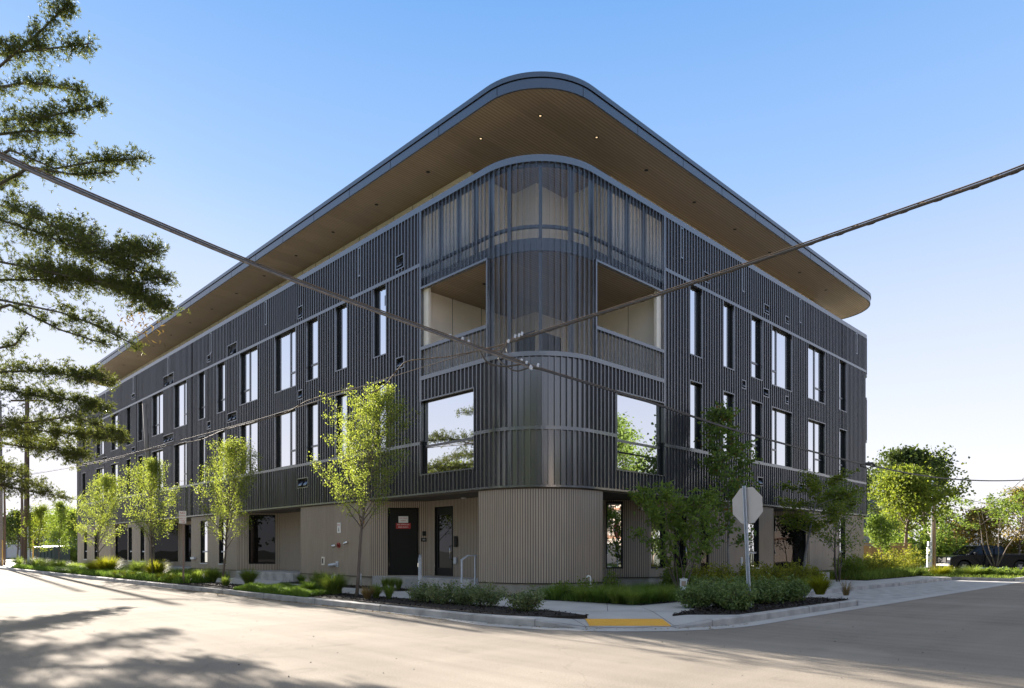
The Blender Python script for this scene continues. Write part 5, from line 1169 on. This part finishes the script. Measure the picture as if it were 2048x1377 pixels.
# brochure box on a stake
bx = empty('brochure_box', gxy(1367, 17.3, .17), R(-8), 'small white brochure box on thin stakes at the edge of the shrubs', 'box')
m = MB()
for x in (-.05, .05): m.tube([(x, 0, -.05), (x, 0, .22)], .005, 6)
m.build('stakes', M['white'], bx)
m = MB(); m.box(-.085, .085, -.055, .055, .2, .52); m.prism([(-.095, -.065), (.095, -.065), (.095, .065), (-.095, .065)], .52, .545); bd = m.build('body', M['white'], bx, bevel=.006)
m = MB(); m.tube([(-.02, 0, .545), (-.02, 0, .57), (.02, 0, .57), (.02, 0, .545)], .004, 6); m.build('handle', M['white'], bx)
m = MB(); m.box(-.055, .055, -.058, -.0555, .36, .49); m.build('picture_card', mat('card', (.45, .33, .24), .5), bd)
# white curved pipe at the corner
c0 = gxy(1181, 18.7, .16); tubething('vent_pipe', [c0, c0 + Vector((0, 0, .52)), c0 + Vector((-.02, 0, .56)), c0 + Vector((-.05, 0, .575)), c0 + Vector((-.085, 0, .56)), c0 + Vector((-.10, 0, .52))], .022, M['white'], 'thin white pipe with a bent top at the foot of the rounded corner', 'pipe')
c0 = gxy(722, dst(722, -.3), .16); tubething('standpipe', [c0, c0 + Vector((0, 0, .45))], .015, M['galv'], 'short thin standpipe by the wall behind the nearest street tree', 'pipe')
# utility poles
d1 = 50.5
p = empty('utility_pole', gxy(53, d1, 0), 0, 'tall thick brown utility pole at the far left, its top behind the pine boughs', 'utility pole', 'wooden utility poles on the left street')
m = MB(); m.tube([(0, 0, -.2), (0.02, 0, 6), (.05, 0, 13.2)], [.19, .165, .13], 14); m.build('shaft', M['pole'], p, smooth=True)
m = MB(); m.tube([(.17, -.1, 0), (.17, -.1, 3.2)], .04, 8); m.tube([(.26, -.1, 0), (.24, -.1, 1.6)], .05, 8); m.build('conduit', M['galv'], p)
m = MB(); m.box(-1.1, 1.2, -.06, .06, 12.3, 12.42); m.build('crossarm', M['pole'], p)
for k, (px, d_, top, rad, lab) in enumerate([(44, 78, 11.2, .16, 'thin farther utility pole just left of the thick brown one'), (9, 60, 9.3, .10, 'thin weathered pole at the left edge'), (1.5, 58, 14, .15, 'thick grey pole cut by the left edge of the view')]):
    q = empty('utility_pole', gxy(px, d_, 0), 0, lab, 'utility pole', 'wooden utility poles on the left street')
    m = MB(); m.tube([(0, 0, -.2), (.02, 0, top * .5), (-.05, 0, top)], [rad, rad * .9, rad * .7], 10); m.build('shaft', M['polegrey' if k == 2 else 'pole'], q, smooth=True)
d_ = dst(304, -2.9); q = empty('leaning_pole', gxy(305, d_, .1), 0, 'leaning weathered pole stub without wires in front of the left facade', 'utility pole')
m = MB(); m.tube([(0, 0, -.2), (-.06, 0, 3.5), (-.24, 0, 6.0), (-.37, 0, 8.15)], [.12, .11, .10, .095], 12); m.build('shaft', M['polegrey'], q, smooth=True)
# metered pole at the right
q = empty('metered_pole', gxy(1866, 44.5, 0), 0, 'wooden pole with grey conduit and electric meter boxes near the nose of the pickup', 'utility pole')
m = MB(); m.tube([(0.05, 0, -.2), (.05, 0, 4.45)], [.13, .11], 10); m.build('shaft', mat('new_pole_wood', (.34, .23, .15), .9, noise=.3, nscale=6, stretch=(1, 1, .1)), q, smooth=True)
m = MB(); m.tube([(-.12, -.05, .3), (-.10, -.05, 4.4), (-.09, -.05, 5.75)], .05, 8); m.tube([(-.09, -.05, 5.75), (-.06, -.05, 5.86), (.02, -.05, 5.8)], [.06, .075, .05], 8); m.build('conduit', M['galv'], q, smooth=True)
m = MB(); m.box(-.42, -.16, -.14, .02, .35, 1.1); m.build('meter_box', M['galv'], q, bevel=.01)
m = MB(); m.box(-.40, -.15, -.13, .02, 1.18, 1.62); m.tube([(-.28, -.13, 1.4), (-.28, -.22, 1.4)], .09, 12); m.build('meter', M['galv'], q)
m = MB(); m.box(-.36, -.14, -.11, .02, 1.70, 2.0); m.build('junction_box', M['galv'], q, bevel=.01)
for k in range(3):
    m = MB(); rr_ = .16 + .03 * k; n = 8; c = Vector((-.2 + .34 * k, -.45 + .1 * k, .10)); pts = [c + Vector((rr_ * math.cos(t * 2.4) * math.sin(1 + t), rr_ * math.sin(t * 2.4) * math.sin(1 + t), rr_ * .7 * math.cos(1 + t))) for t in range(9)]
    bm = bmesh.new(); bmesh.ops.create_icosphere(bm, subdivisions=2, radius=rr_)
    rg = random.Random(k + 4)
    for v in bm.verts: v.co *= rg.uniform(.8, 1.15); v.co.z *= .7
    me = bpy.data.meshes.new('boulder'); bm.to_mesh(me); bm.free(); me.materials.append(mat('boulder_stone', (.40, .28, .20), .9, noise=.3, nscale=6)); bo = bpy.data.objects.new('boulder', me); COL.objects.link(bo); bo.location = gxy(1866, 44.5, .1) + Vector((-.5 + .4 * k, -.6 + .1 * k, .05)); tag(bo, ['leftmost', 'middle', 'rightmost'][k] + ' brown boulder at the foot of the metered pole', 'boulder', 'boulders at the metered pole')
# overhead cables
def sagline(p, q, sag, n=24): return [p.lerp(q, t / n) - Vector((0, 0, 4 * sag * (t / n) * (1 - t / n))) for t in range(n + 1)]
def W3(px, py, d): return Vector(((px - 1024) / 1384.6 * d, d, 1.42 + (1101.6 - py) * d / 1384.6))
def spline(P, n=8):
    out = []
    for i in range(len(P) - 1):
        p0, p1, p2, p3 = P[max(i - 1, 0)], P[i], P[i + 1], P[min(i + 2, len(P) - 1)]
        for k in range(n):
            t = k / n; out.append(.5 * ((2 * p1) + (p2 - p0) * t + (2 * p0 - 5 * p1 + 4 * p2 - p3) * t * t + (3 * p1 - p0 - 3 * p2 + p3) * t ** 3))
    return out + [P[-1]]
def cable(name, P, rad, mt, label, wraps=None, extra=None, wrapmat=None, seed=1):
    o_ = P[0]; e = empty(name, o_, 0, label, 'cable'); pts = spline(P)
    m = MB(); m.tube([p - o_ for p in pts], rad, 8); m.build('sheath', mt, e, smooth=True)
    if wraps:                                                # lashing wire wound round the bundle
        r = random.Random(seed); m = MB(); L_ = [0]
        for i in range(1, len(pts)): L_.append(L_[-1] + (pts[i] - pts[i - 1]).length)
        N = int(L_[-1] / wraps * 8); hp = []
        for i in range(N + 1):
            s = L_[-1] * i / N; j = max(0, min(len(pts) - 2, next((k for k in range(len(L_) - 1) if L_[k + 1] >= s), 0))); t = (s - L_[j]) / (L_[j + 1] - L_[j]); p = pts[j].lerp(pts[j + 1], t); d = (pts[j + 1] - pts[j]).normalized(); x = d.cross(Vector((0, 0, 1))).normalized(); y = d.cross(x); a = 2 * PI * s / wraps
            rr = rad * 1.12 if not hasattr(rad, '__len__') else rad[0]
            hp.append(p + (x * math.cos(a) + y * math.sin(a)) * rr - o_)
        m.tube(hp, .006, 4); m.build('lashing_wire', wrapmat or M['cablelt'], e)
    if extra:
        for nm, Q, r_, mm in extra: m = MB(); m.tube([p - o_ for p in spline(Q)], r_, 6); m.build(nm, mm, e, smooth=True)
    return e
J = W3(1060, 733, 14.2)
A = [W3(-260, 172, 6.9), W3(0, 312, 7.9), W3(300, 443, 9.4), W3(600, 566, 11.1), W3(900, 676, 13.2), J]
up = Vector((0, 0, .052))
cable('overhead_cable', A, .026, M['cable'], 'thick bundled cable coming down from the upper left edge to the junction', None,
      [('support_wire', [p + up * .8 for p in A], .011, M['cablelt']), ('second_sheath', [p - Vector((0, 0, .024)) + Vector((.02, 0, 0)) for p in A], .017, M['polegrey'])])
B = [W3(2330, 212, 7.4), W3(2048, 336, 8.3), W3(1800, 425, 9.4), W3(1560, 508, 10.6), W3(1300, 596, 12.2), W3(1100, 660, 13.7), W3(1015, 686, 14.4)]
cable('overhead_cable', B, .024, M['cable'], 'thick spiral-wrapped cable coming down from the right edge across the right balcony opening', .42,
      [('support_wire', [p + up * .75 for p in B], .010, M['cablelt'])])
Cc = [J, W3(1300, 806, 17.5), W3(1500, 870, 21.5), W3(1740, 932, 29), W3(1905, 959, 36.5), W3(2048, 961, 46), W3(2200, 950, 58)]
cable('overhead_cable', Cc, [.018 + .013 * i / 48 for i in range(49)], M['cable'], 'cable running from the junction down across the right facade to the right edge', None,
      [('support_wire', [p + up * .6 for p in Cc], .013, M['cablelt'])])
D_ = [W3(1015, 688, 14.4), W3(905, 712, 15.4), W3(820, 722, 16.4), W3(797, 738, 16.7), W3(768, 772, 17.1), W3(738, 786, 17.4), W3(705, 778, 17.9), W3(620, 800, 19.6), W3(560, 830, 21), W3(450, 860, 24.5), W3(400, 880, 26.8), W3(330, 893, 29), W3(200, 925, 34), W3(60, 950, 47)]
cable('overhead_cable', D_, .013, M['cablelt'], 'slack tan cable looping leftwards from the junction past the nearest street tree', .8,
      [('support_wire', [W3(1015, 686, 14.4), W3(905, 717, 15.4), W3(740, 768, 17.6), W3(560, 826, 21), W3(450, 857, 24.5), W3(330, 889, 29), W3(200, 922, 34), W3(60, 948, 47)], .008, M['cablelt'])])
jb = empty('cable_junction', J, 0, 'knot of clamps and drooping loops where the overhead cables meet', 'cable junction')
def jt_(nm, Q, r_, mm):
    m = MB(); m.tube([p - J for p in spline(Q)], r_, 7); m.build(nm, mm, jb, smooth=True)
jt_('loop', [W3(1015, 686, 14.4), W3(1000, 712, 14.3), W3(1000, 722, 14.3), W3(1030, 742, 14.2), W3(1060, 735, 14.2)], .014, M['cable'])
jt_('loop', [W3(958, 697, 13.9), W3(975, 725, 14), W3(1005, 733, 14.1), W3(1030, 731, 14.1), W3(1048, 728, 14.2)], .017, M['cable'])
jt_('loop', [W3(1015, 683, 14.4), W3(1000, 698, 14.3), W3(985, 702, 14.3), W3(960, 700, 14.2)], .014, M['cablelt'])
jt_('loop', [W3(1014, 688, 14.4), W3(1015, 705, 14.3), W3(1040, 724, 14.2), W3(1062, 733, 14.2)], .008, M['cable'])
jt_('splice_case', [W3(1042, 723, 14.2), W3(1062, 733, 14.25), W3(1080, 738, 14.3)], [.03] * 17, M['cable'])
for px, py in ((1043, 722), (1053, 726), (1061, 734), (1076, 731), (1017, 683), (1030, 673), (1038, 671), (1044, 668), (1063, 737), (900, 672), (925, 678), (937, 684)):
    c = W3(px, py, 14.15) - J; m = MB(); m.obox(c, (1, .2, -.3), (0, 1, 0), (.3, 0, 1), .022, .02, .035); m.build('clamp', M['galv'], jb)
q = empty('splice_case', W3(1735, 933, 28.7), 0, 'dark splice case hanging on the cable at the far corner of the building', 'splice case')
m = MB(); m.tube([(-.32, 0, .04), (-.2, 0, .10), (.2, 0, .12), (.32, 0, .02)], [.03, .06, .06, .03], 10); m.build('case', M['cable'], q, smooth=True)
m = MB(); m.tube([(-.3, 0, .0), (0, 0, -.08), (.3, 0, .0)], .02, 8); m.build('loop', M['cable'], q, smooth=True)
cable('service_drop', [W3(1866, 969, 44.4), W3(1930, 998, 44), W3(1990, 1009, 44), W3(2010, 1010, 43)], .014, M['cable'], 'thin sagging wire from the top of the metered pole to the right')
cable('service_drop', [W3(1888, 1008, 46), W3(1930, 1019, 46), W3(1960, 1017, 45), W3(1985, 1004, 44), W3(2020, 980, 43), W3(2048, 956, 42), W3(2100, 905, 41)], .018, M['cable'], 'thin curved wire rising steeply to the right edge behind the metered pole')

# ------------------------------------------------------------------ pickup truck
tk = empty('pickup_truck', gxy(1972, 47.5, -.10), R(180), 'black four-door pickup truck parked behind the planting at the right', 'pickup truck')
L_, W2 = 6.25, 1.0                                           # local x forward from the rear bumper, y across
def side(poly, y0, y1, name, mt, parent=tk, inset=0.0, bevel=.02):
    m = MB(); n = len(poly); m.face([(x - 3.1, y0, z) for x, z in poly]); m.face([(x - 3.1, y1, z) for x, z in poly][::-1])
    for i in range(n): p, q = poly[i], poly[(i + 1) % n]; m.face([(p[0] - 3.1, y0, p[1]), (p[0] - 3.1, y1, p[1]), (q[0] - 3.1, y1, q[1]), (q[0] - 3.1, y0, q[1])])
    o = m.build(name, mt, parent, bevel=bevel)
    bm = bmesh.new(); bm.from_mesh(o.data); bmesh.ops.recalc_face_normals(bm, faces=bm.faces); bm.to_mesh(o.data); bm.free(); return o
def arch_pts(cx, r_, n=9, z=.40): return [(cx + r_ * math.cos(t), z + r_ * math.sin(t)) for t in [PI * (i / n) for i in range(n + 1)]]
FW, RW = 5.22, 1.45
low = [(0.0, .52), (0.0, .62), (.05, 1.22), (2.35, 1.25), (2.36, 1.25), (4.55, 1.25), (5.55, 1.20), (6.0, 1.12), (6.16, 1.0), (6.2, .55), (6.05, .42)]
bot = [(x, z) for x, z in arch_pts(FW, .50)] + [(FW - .52, .36), (RW + .52, .36)] + [(x, z) for x, z in arch_pts(RW, .50)] + [(RW - .54, .45)]
side(low + bot, -W2, W2, 'body', M['truck'])
m = MB(); m.box(.1 - 3.1, 2.25 - 3.1, -.82, .82, 1.262, 1.29); m.build('bed_cover', M['rubber'], tk)
cab = [(2.4, 1.24), (2.46, 1.78), (2.62, 1.86), (3.9, 1.885), (4.12, 1.84), (4.85, 1.28), (4.85, 1.24)]
m = MB(); n = len(cab); yb, yt = .93, .74
yy = lambda z: yb - (yb - yt) * (z - 1.24) / .65
for s_ in (-1, 1):
    f = [(x - 3.1, s_ * yy(z), z) for x, z in cab]; m.face(f if s_ < 0 else f[::-1])
for i in range(n): p, q = cab[i], cab[(i + 1) % n]; m.face([(p[0] - 3.1, -yy(p[1]), p[1]), (p[0] - 3.1, yy(p[1]), p[1]), (q[0] - 3.1, yy(q[1]), q[1]), (q[0] - 3.1, -yy(q[1]), q[1])])
cb = m.build('cab', M['truck'], tk)
bm = bmesh.new(); bm.from_mesh(cb.data); bmesh.ops.recalc_face_normals(bm, faces=bm.faces); bm.to_mesh(cb.data); bm.free()
def glassp(poly, s_, name='side_window'):
    m = MB(); f = [(x - 3.1, s_ * (yy(z) + .006), z) for x, z in poly]; m.face(f if s_ < 0 else f[::-1]); m.build(name, M['glassdark'], tk)
for s_ in (-1, 1):
    glassp([(3.62, 1.30), (3.64, 1.80), (3.95, 1.81), (4.08, 1.78), (4.62, 1.33)], s_); glassp([(2.60, 1.30), (2.62, 1.72), (2.72, 1.79), (3.50, 1.80), (3.50, 1.30)], s_)
m = MB(); m.face([(4.16 - 3.1 + .012, -.70, 1.82), (4.16 - 3.1 + .012, .70, 1.82), (4.84 - 3.1 + .012, .84, 1.29), (4.84 - 3.1 + .012, -.84, 1.29)]); m.build('windscreen', M['glassdark'], tk)
for cx in (FW, RW):
    for s_ in (-1, 1):
        m = MB(); c = Vector((cx - 3.1, s_ * .87, .40)); n = 28
        prof = [(.20, .105), (.27, .13), (.36, .13), (.40, .10), (.40, -.10), (.36, -.13), (.2, -.13)]
        for i in range(n):
            a0, a1 = 2 * PI * i / n, 2 * PI * (i + 1) / n
            for (r0, y0), (r1, y1) in zip(prof[:-1], prof[1:]): m.face([(c.x + r0 * math.cos(a0), c.y + y0 * s_, c.z + r0 * math.sin(a0)), (c.x + r0 * math.cos(a1), c.y + y0 * s_, c.z + r0 * math.sin(a1)), (c.x + r1 * math.cos(a1), c.y + y1 * s_, c.z + r1 * math.sin(a1)), (c.x + r1 * math.cos(a0), c.y + y1 * s_, c.z + r1 * math.sin(a0))])
        wh = m.build('wheel', M['rubber'], tk)
        m = MB()
        for k in range(6):
            a = k * PI / 3; d = Vector((math.cos(a), 0, math.sin(a))); t_ = Vector((-math.sin(a), 0, math.cos(a))); m.obox(c + d * .12 + Vector((0, s_ * .105, 0)), d, (0, 1, 0), t_, .11, .012, .026)
        m.tube([c + Vector((0, s_ * .09, 0)), c + Vector((0, s_ * .125, 0))], .055, 12)
        for i in range(n):
            a0, a1 = 2 * PI * i / n, 2 * PI * (i + 1) / n; q = lambda r_, a, y: (c.x + r_ * math.cos(a), c.y + y * s_, c.z + r_ * math.sin(a)); m.face([q(.235, a0, .112), q(.235, a1, .112), q(.20, a1, .10), q(.20, a0, .10)]); m.face([q(.205, a0, .02), q(.205, a1, .02), q(0, a1, .02)])
        m.build('rim', mat('alloy', (.35, .35, .36), .3, .9), wh)
for s_ in (-1, 1):
    m = MB(); m.box(5.98 - 3.1, 6.17 - 3.1, s_ * .62, s_ * .97, .86, 1.04); m.build('headlight', M['chrome'], tk, bevel=.02)
    m = MB(); m.obox((4.55 - 3.1, s_ * 1.08, 1.32), (1, 0, 0), (0, 1, 0), (0, 0, 1), .07, .11, .09); m.build('mirror', M['truck'], tk, bevel=.03)
    for x in (3.72, 2.70): m = MB(); m.box(x - 3.1, x + .2 - 3.1, s_ * W2, s_ * (W2 + .02), 1.08, 1.12); m.build('door_handle', M['truck'], tk)
    m = MB(); m.tube([(2.3 - 3.1, s_ * 1.04, .34), (4.6 - 3.1, s_ * 1.04, .34)], .045, 8); m.build('side_step', M['chrome'], tk)
    m = MB(); 
    for x in (3.58, 2.50, 4.66): m.box(x - 3.1 - .004, x - 3.1 + .004, s_ * W2, s_ * (W2 + .002), .45, 1.24)
    m.build('door_seams', M['rubber'], tk)
m = MB(); m.box(6.15 - 3.1, 6.28 - 3.1, -.98, .98, .45, .66); m.build('front_bumper', M['chrome'], tk, bevel=.03); m = MB(); m.box(6.12 - 3.1, 6.21 - 3.1, -.58, .58, .72, 1.05); m.build('grille', M['rubber'], tk)
m = MB(); m.box(-.12 - 3.1, .04 - 3.1, -.98, .98, .48, .66); m.build('rear_bumper', M['chrome'], tk, bevel=.03)
m = MB(); m.box(.3 - 3.1, .75 - 3.1, W2 + .001, W2 + .004, 1.04, 1.1); m.box(.3 - 3.1, .75 - 3.1, -W2 - .004, -W2 - .001, 1.04, 1.1); m.build('decal', M['white'], tk)
# ------------------------------------------------------------------ background right
f_ = empty('wooden_fence', gxy(1735, 41, 0), 0, 'warm brown board fence beyond the right end of the building', 'fence')
m = MB(); rg = random.Random(2)
for k in range(26):
    x = -1.2 + k * .145; m.box(x, x + .138, -.012 + rg.uniform(-.004, .004), .012, .05, 1.72 + rg.uniform(-.015, .015))
m.build('boards', M['fencewood'], f_)
for x in (-1.25, .6, 2.55): m = MB(); m.box(x - .05, x + .05, .015, .11, 0, 1.85); m.build('post', M['fencewood'], f_)
m = MB(); m.box(-1.3, 2.6, -.05, .09, 1.78, 1.86); m.build('cap_rail', M['fencewood'], f_)
h = empty('house', gxy(1738, 66, 0), R(6), 'house with a dark shingle gable roof behind the wooden fence', 'house')
m = MB(); m.box(-4, 3.6, 0, 9, 0, 3.6); m.build('wall', mat('house_siding', (.30, .32, .36), .8, noise=.05, nscale=1), h)
m = MB(); 
m.face([(-4.5, -.5, 3.5), (4.0, -.5, 3.5), (4.0, 4.5, 6.6), (-4.5, 4.5, 6.6)]); m.face([(4.0, 9.5, 3.5), (-4.5, 9.5, 3.5), (-4.5, 4.5, 6.6), (4, 4.5, 6.6)]); m.face([(-4.5, -.5, 3.38), (-4.5, 4.5, 6.48), (4, 4.5, 6.48), (4, -.5, 3.38)]); m.face([(4, -.5, 3.38), (4, 4.5, 6.48), (4, 4.5, 6.6), (4, -.5, 3.5)]); m.face([(-4.5, -.5, 3.38), (4, -.5, 3.38), (4, -.5, 3.5), (-4.5, -.5, 3.5)]); m.face([(3.6, 0, 3.6), (3.6, 9, 3.6), (3.6, 4.5, 6.4)])
rf = m.build('roof', M['shingle'], h); m = MB(); m.box(-4.5, 4.0, -.56, -.5, 3.34, 3.52); m.build('gutter', M['white'], rf)
for x in (-2.2, 1.6):
    m = MB(); m.box(x - .55, x + .55, -.04, .0, 1.2, 2.5); w_ = m.build('window', M['white'], h); m = MB(); m.box(x - .47, x + .47, -.05, -.041, 1.28, 2.42); m.build('pane', M['glassdark'], w_)
ap = empty('distant_apartments', gxy(1918, 420, 0), R(-12), 'pale distant apartment block just above the hedges at the right', 'building')
m = MB(); m.box(-15, 16, 0, 14, 0, 17); m.box(-12, 2, -3, 0, 0, 19.2); m.build('wall', mat('distant_wall', (.62, .58, .54), .9), ap)
for fl in range(3, 6):
    for k in range(6): m = MB(); x = -11 + k * 2.2; m.box(x, x + 1.2, -3.05, -3.0, fl * 3.1 + .9, fl * 3.1 + 2.3); m.build('window', M['glassdark'], ap)
# ------------------------------------------------------------------ background left
dm = empty('dumpster', gxy(104, 63, 0), R(-15), 'dark green waste container beyond the end of the left facade', 'dumpster')
m = MB(); m.box(-1.2, 1.2, -.8, .8, .1, 1.7); m.build('bin', M['plasticgreen'], dm, bevel=.04); m = MB(); m.obox((0, 0, 1.78), (1, 0, 0), (0, 1, .08), (0, -.08, 1), 1.25, .86, .04); m.build('lid', mat('lid', (.06, .10, .11), .5), dm)
m = MB()
for x in (-.8, -.4, 0, .4, .8): m.box(x - .03, x + .03, -.84, -.8, .2, 1.55)
m.build('stiffeners', M['plasticgreen'], dm)
wb = empty('wheelie_bin', gxy(72.5, 66, 0), 0, 'small dark wheeled bin just left of the dumpster', 'bin')
m = MB(); m.prism([(-.24, -.24), (.24, -.24), (.24, .24), (-.24, .24)], .06, 1.3); m.build('bin', M['rubber'], wb, bevel=.03); m = MB(); m.box(-.27, .27, -.3, .26, 1.302, 1.37); m.build('lid', M['rubber'], wb); m = MB(); m.tube([(-.26, .2, .1), (.26, .2, .1)], .1, 12); m.build('wheels', M['rubber'], wb)
for k, (px, d_, hh, lab) in enumerate(((66, 60, 2.6, 'slim yellow marker post beside the dumpster'), (4.5, 58, 2.3, 'slim yellow marker post at the left edge'))):
    c = gxy(px, d_, 0); tubething('marker_post', [c, c + Vector((0, 0, hh))], .06, mat('post_yellow', (.6, .36, .08), .6), lab, 'post', 'yellow marker posts')
sh = empty('warehouse', gxy(25, 130, 0), 0, 'long low pale blue-grey building at the far left behind the trees', 'building')
m = MB(); m.box(-22, 12, 0, 15, 0, 5.2); m.build('wall', M['blueshed'], sh); m = MB(); m.box(-22.4, 12.4, -.4, 15.4, 5.2, 5.5); m.build('roof', M['white'], sh)
for x in (-6, -1, 4): m = MB(); m.box(x, x + 2.4, -.05, .0, .1, 3.2); m.build('shutter', M['signback'], sh)
# ------------------------------------------------------------------ across the streets and behind the viewer (seen in the glass)
ab = empty('apartment_block', (17, -26, 0), 0, 'cream and brown apartment block across the street behind the viewer', 'building')
m = MB(); m.box(-15, 18, -12, 0, 0, 9.2); m.build('wall', M['stucco'], ab); m = MB(); m.box(-15.6, 18.6, -12.5, .9, 9.2, 9.6); m.build('roof', M['white'], ab)
for fl in range(3):
    for k in range(7):
        x = -13 + k * 4.4; z = fl * 3 + .9
        m = MB(); m.box(x, x + 1.9, -.02, .04, z, z + 1.5); w_ = m.build('window', M['white'], ab); m = MB(); m.box(x + .08, x + .92, .041, .05, z + .08, z + 1.42); m.box(x + .98, x + 1.82, .041, .05, z + .08, z + 1.42); m.build('pane', M['glassdark'], w_)
    for k in range(3):
        x = -10.6 + k * 8.8; z = fl * 3
        if fl: m = MB(); m.box(x, x + 2.1, 0.0, 1.3, z - .1, z + .12); m.box(x, x + 2.1, 1.22, 1.3, z + .121, z + 1.0); m.build('balcony', M['stuccobrown'], ab)
    m = MB(); m.box(-15.02, 18.02, .0, .12, fl * 3 + 2.75, fl * 3 + 3.0); m.build('floor_band', M['stuccobrown'], ab)
hb = empty('street_house', tuple(wd(18, -27, 0)), ROT + PI, 'white house across the right-hand street', 'house')
m = MB(); m.box(-9, 9, -9, 0, 0, 5.6); m.build('wall', M['stucco'], hb); m = MB(); m.prism([(-9.5, -9.5), (9.5, -9.5), (9.5, .5), (-9.5, .5)], 5.6, 5.8); m.build('roof', M['shingle'], hb)
for k in range(5):
    for z in (1.0, 3.7): m = MB(); x = -8 + k * 3.6; m.box(x, x + 1.3, 0, .06, z, z + 1.4); m.build('window', M['glassdark'], hb)
GK = 'trees across the streets, outside the view'
for k, (a, b, h_, s_, mm) in enumerate([(-17, 24, 7.5, 3.2, 'leafbrt'), (-17, 31, 8.0, 3.4, 'leafmid'), (-16.5, 39, 8.5, 3.6, 'leafbrt'), (-17, 48, 8, 3.2, 'leafmid'), (-17, 58, 8, 3.4, 'leafbrt'), (-15.5, 5, 6.2, 2.8, 'leafmid')]):
    tree('street_tree', wd(a, b, 0), h_, s_, ['broad yellow-green tree across the left street, fifth from its near end', 'broad green tree across the left street'][0] if k == 0 else f'{["first", "second", "third", "fourth", "fifth", "sixth"][k]} broad tree in the row across the left street', 'tree', M[mm], M['bark'], 240 + k, GK, .25, 40, 42, 8500, .17, .12, .16, 'round', 8, twl=1.0, clump=.25)
for k, (a, b, h_, s_) in enumerate([(-7, -14, 9, 3.4), (31, -20, 12.3, 3.0), (-21, -12, 11, 4.2), (-26, -2, 11, 4.2), (-14, -15, 13, 4.6), (-0.5, -17, 12, 3.4), (-4, -22, 15, 5.0)]):
    tree('street_tree', wd(a, b, 0) if k in (1, 2, 3) else Vector((a, b, 0)), h_, s_, ['tall tree across the right-hand street behind the viewer', 'slender dark tree across the right-hand street', 'large tree behind the viewer to the left', 'large tree across the left street behind the viewer', 'tall broad tree behind the viewer, left of its neighbours', 'narrower tall tree straight behind the viewer', 'tallest tree behind the viewer'][k], 'tree', M['leafdeep'], M['bark'], 260 + k, GK, .2, 44, 42, 9000, .22, .15, .2, 'round', 8, twl=1.1, clump=.28)

ORD = ['first', 'second', 'third', 'fourth', 'fifth', 'sixth', 'seventh', 'eighth', 'ninth']
for k, (x, y, h_, s_) in enumerate([(-24, -14, 14, 4.4), (-18.5, -21, 16, 5), (-9.5, -19, 16, 4.8), (-3.5, -16, 15, 4.2), (-1.0, -23, 17, 4.6), (-30, -6, 13, 4.5), (-13, -24, 17, 5), (-6, -26, 17, 5)]):
    tree('backdrop_tree', (x, y, 0), h_, s_, f'{ORD[k]} of the tall dark trees in the belt behind the viewer', 'tree', M['backtree'], M['bark'], 280 + k, 'tall trees behind the viewer', .08, 46, 30, 11000, .42, .32, .22, 'round', 8, twl=1.3, clump=.45)
for k in range(8):
    tree('roadside_tree', tuple(wd(-3 + 6.2 * k, -20.5 - (k % 2), 0)), 7.2 + .5 * (k % 3), 2.9, f'{ORD[k]} dark tree in the row across the right-hand street', 'tree', M['backtree'], M['bark'], 300 + k, 'row of trees across the right-hand street', .12, 30, 35, 5500, .30, .22, .16, 'round', 7, twl=1.0, clump=.35)
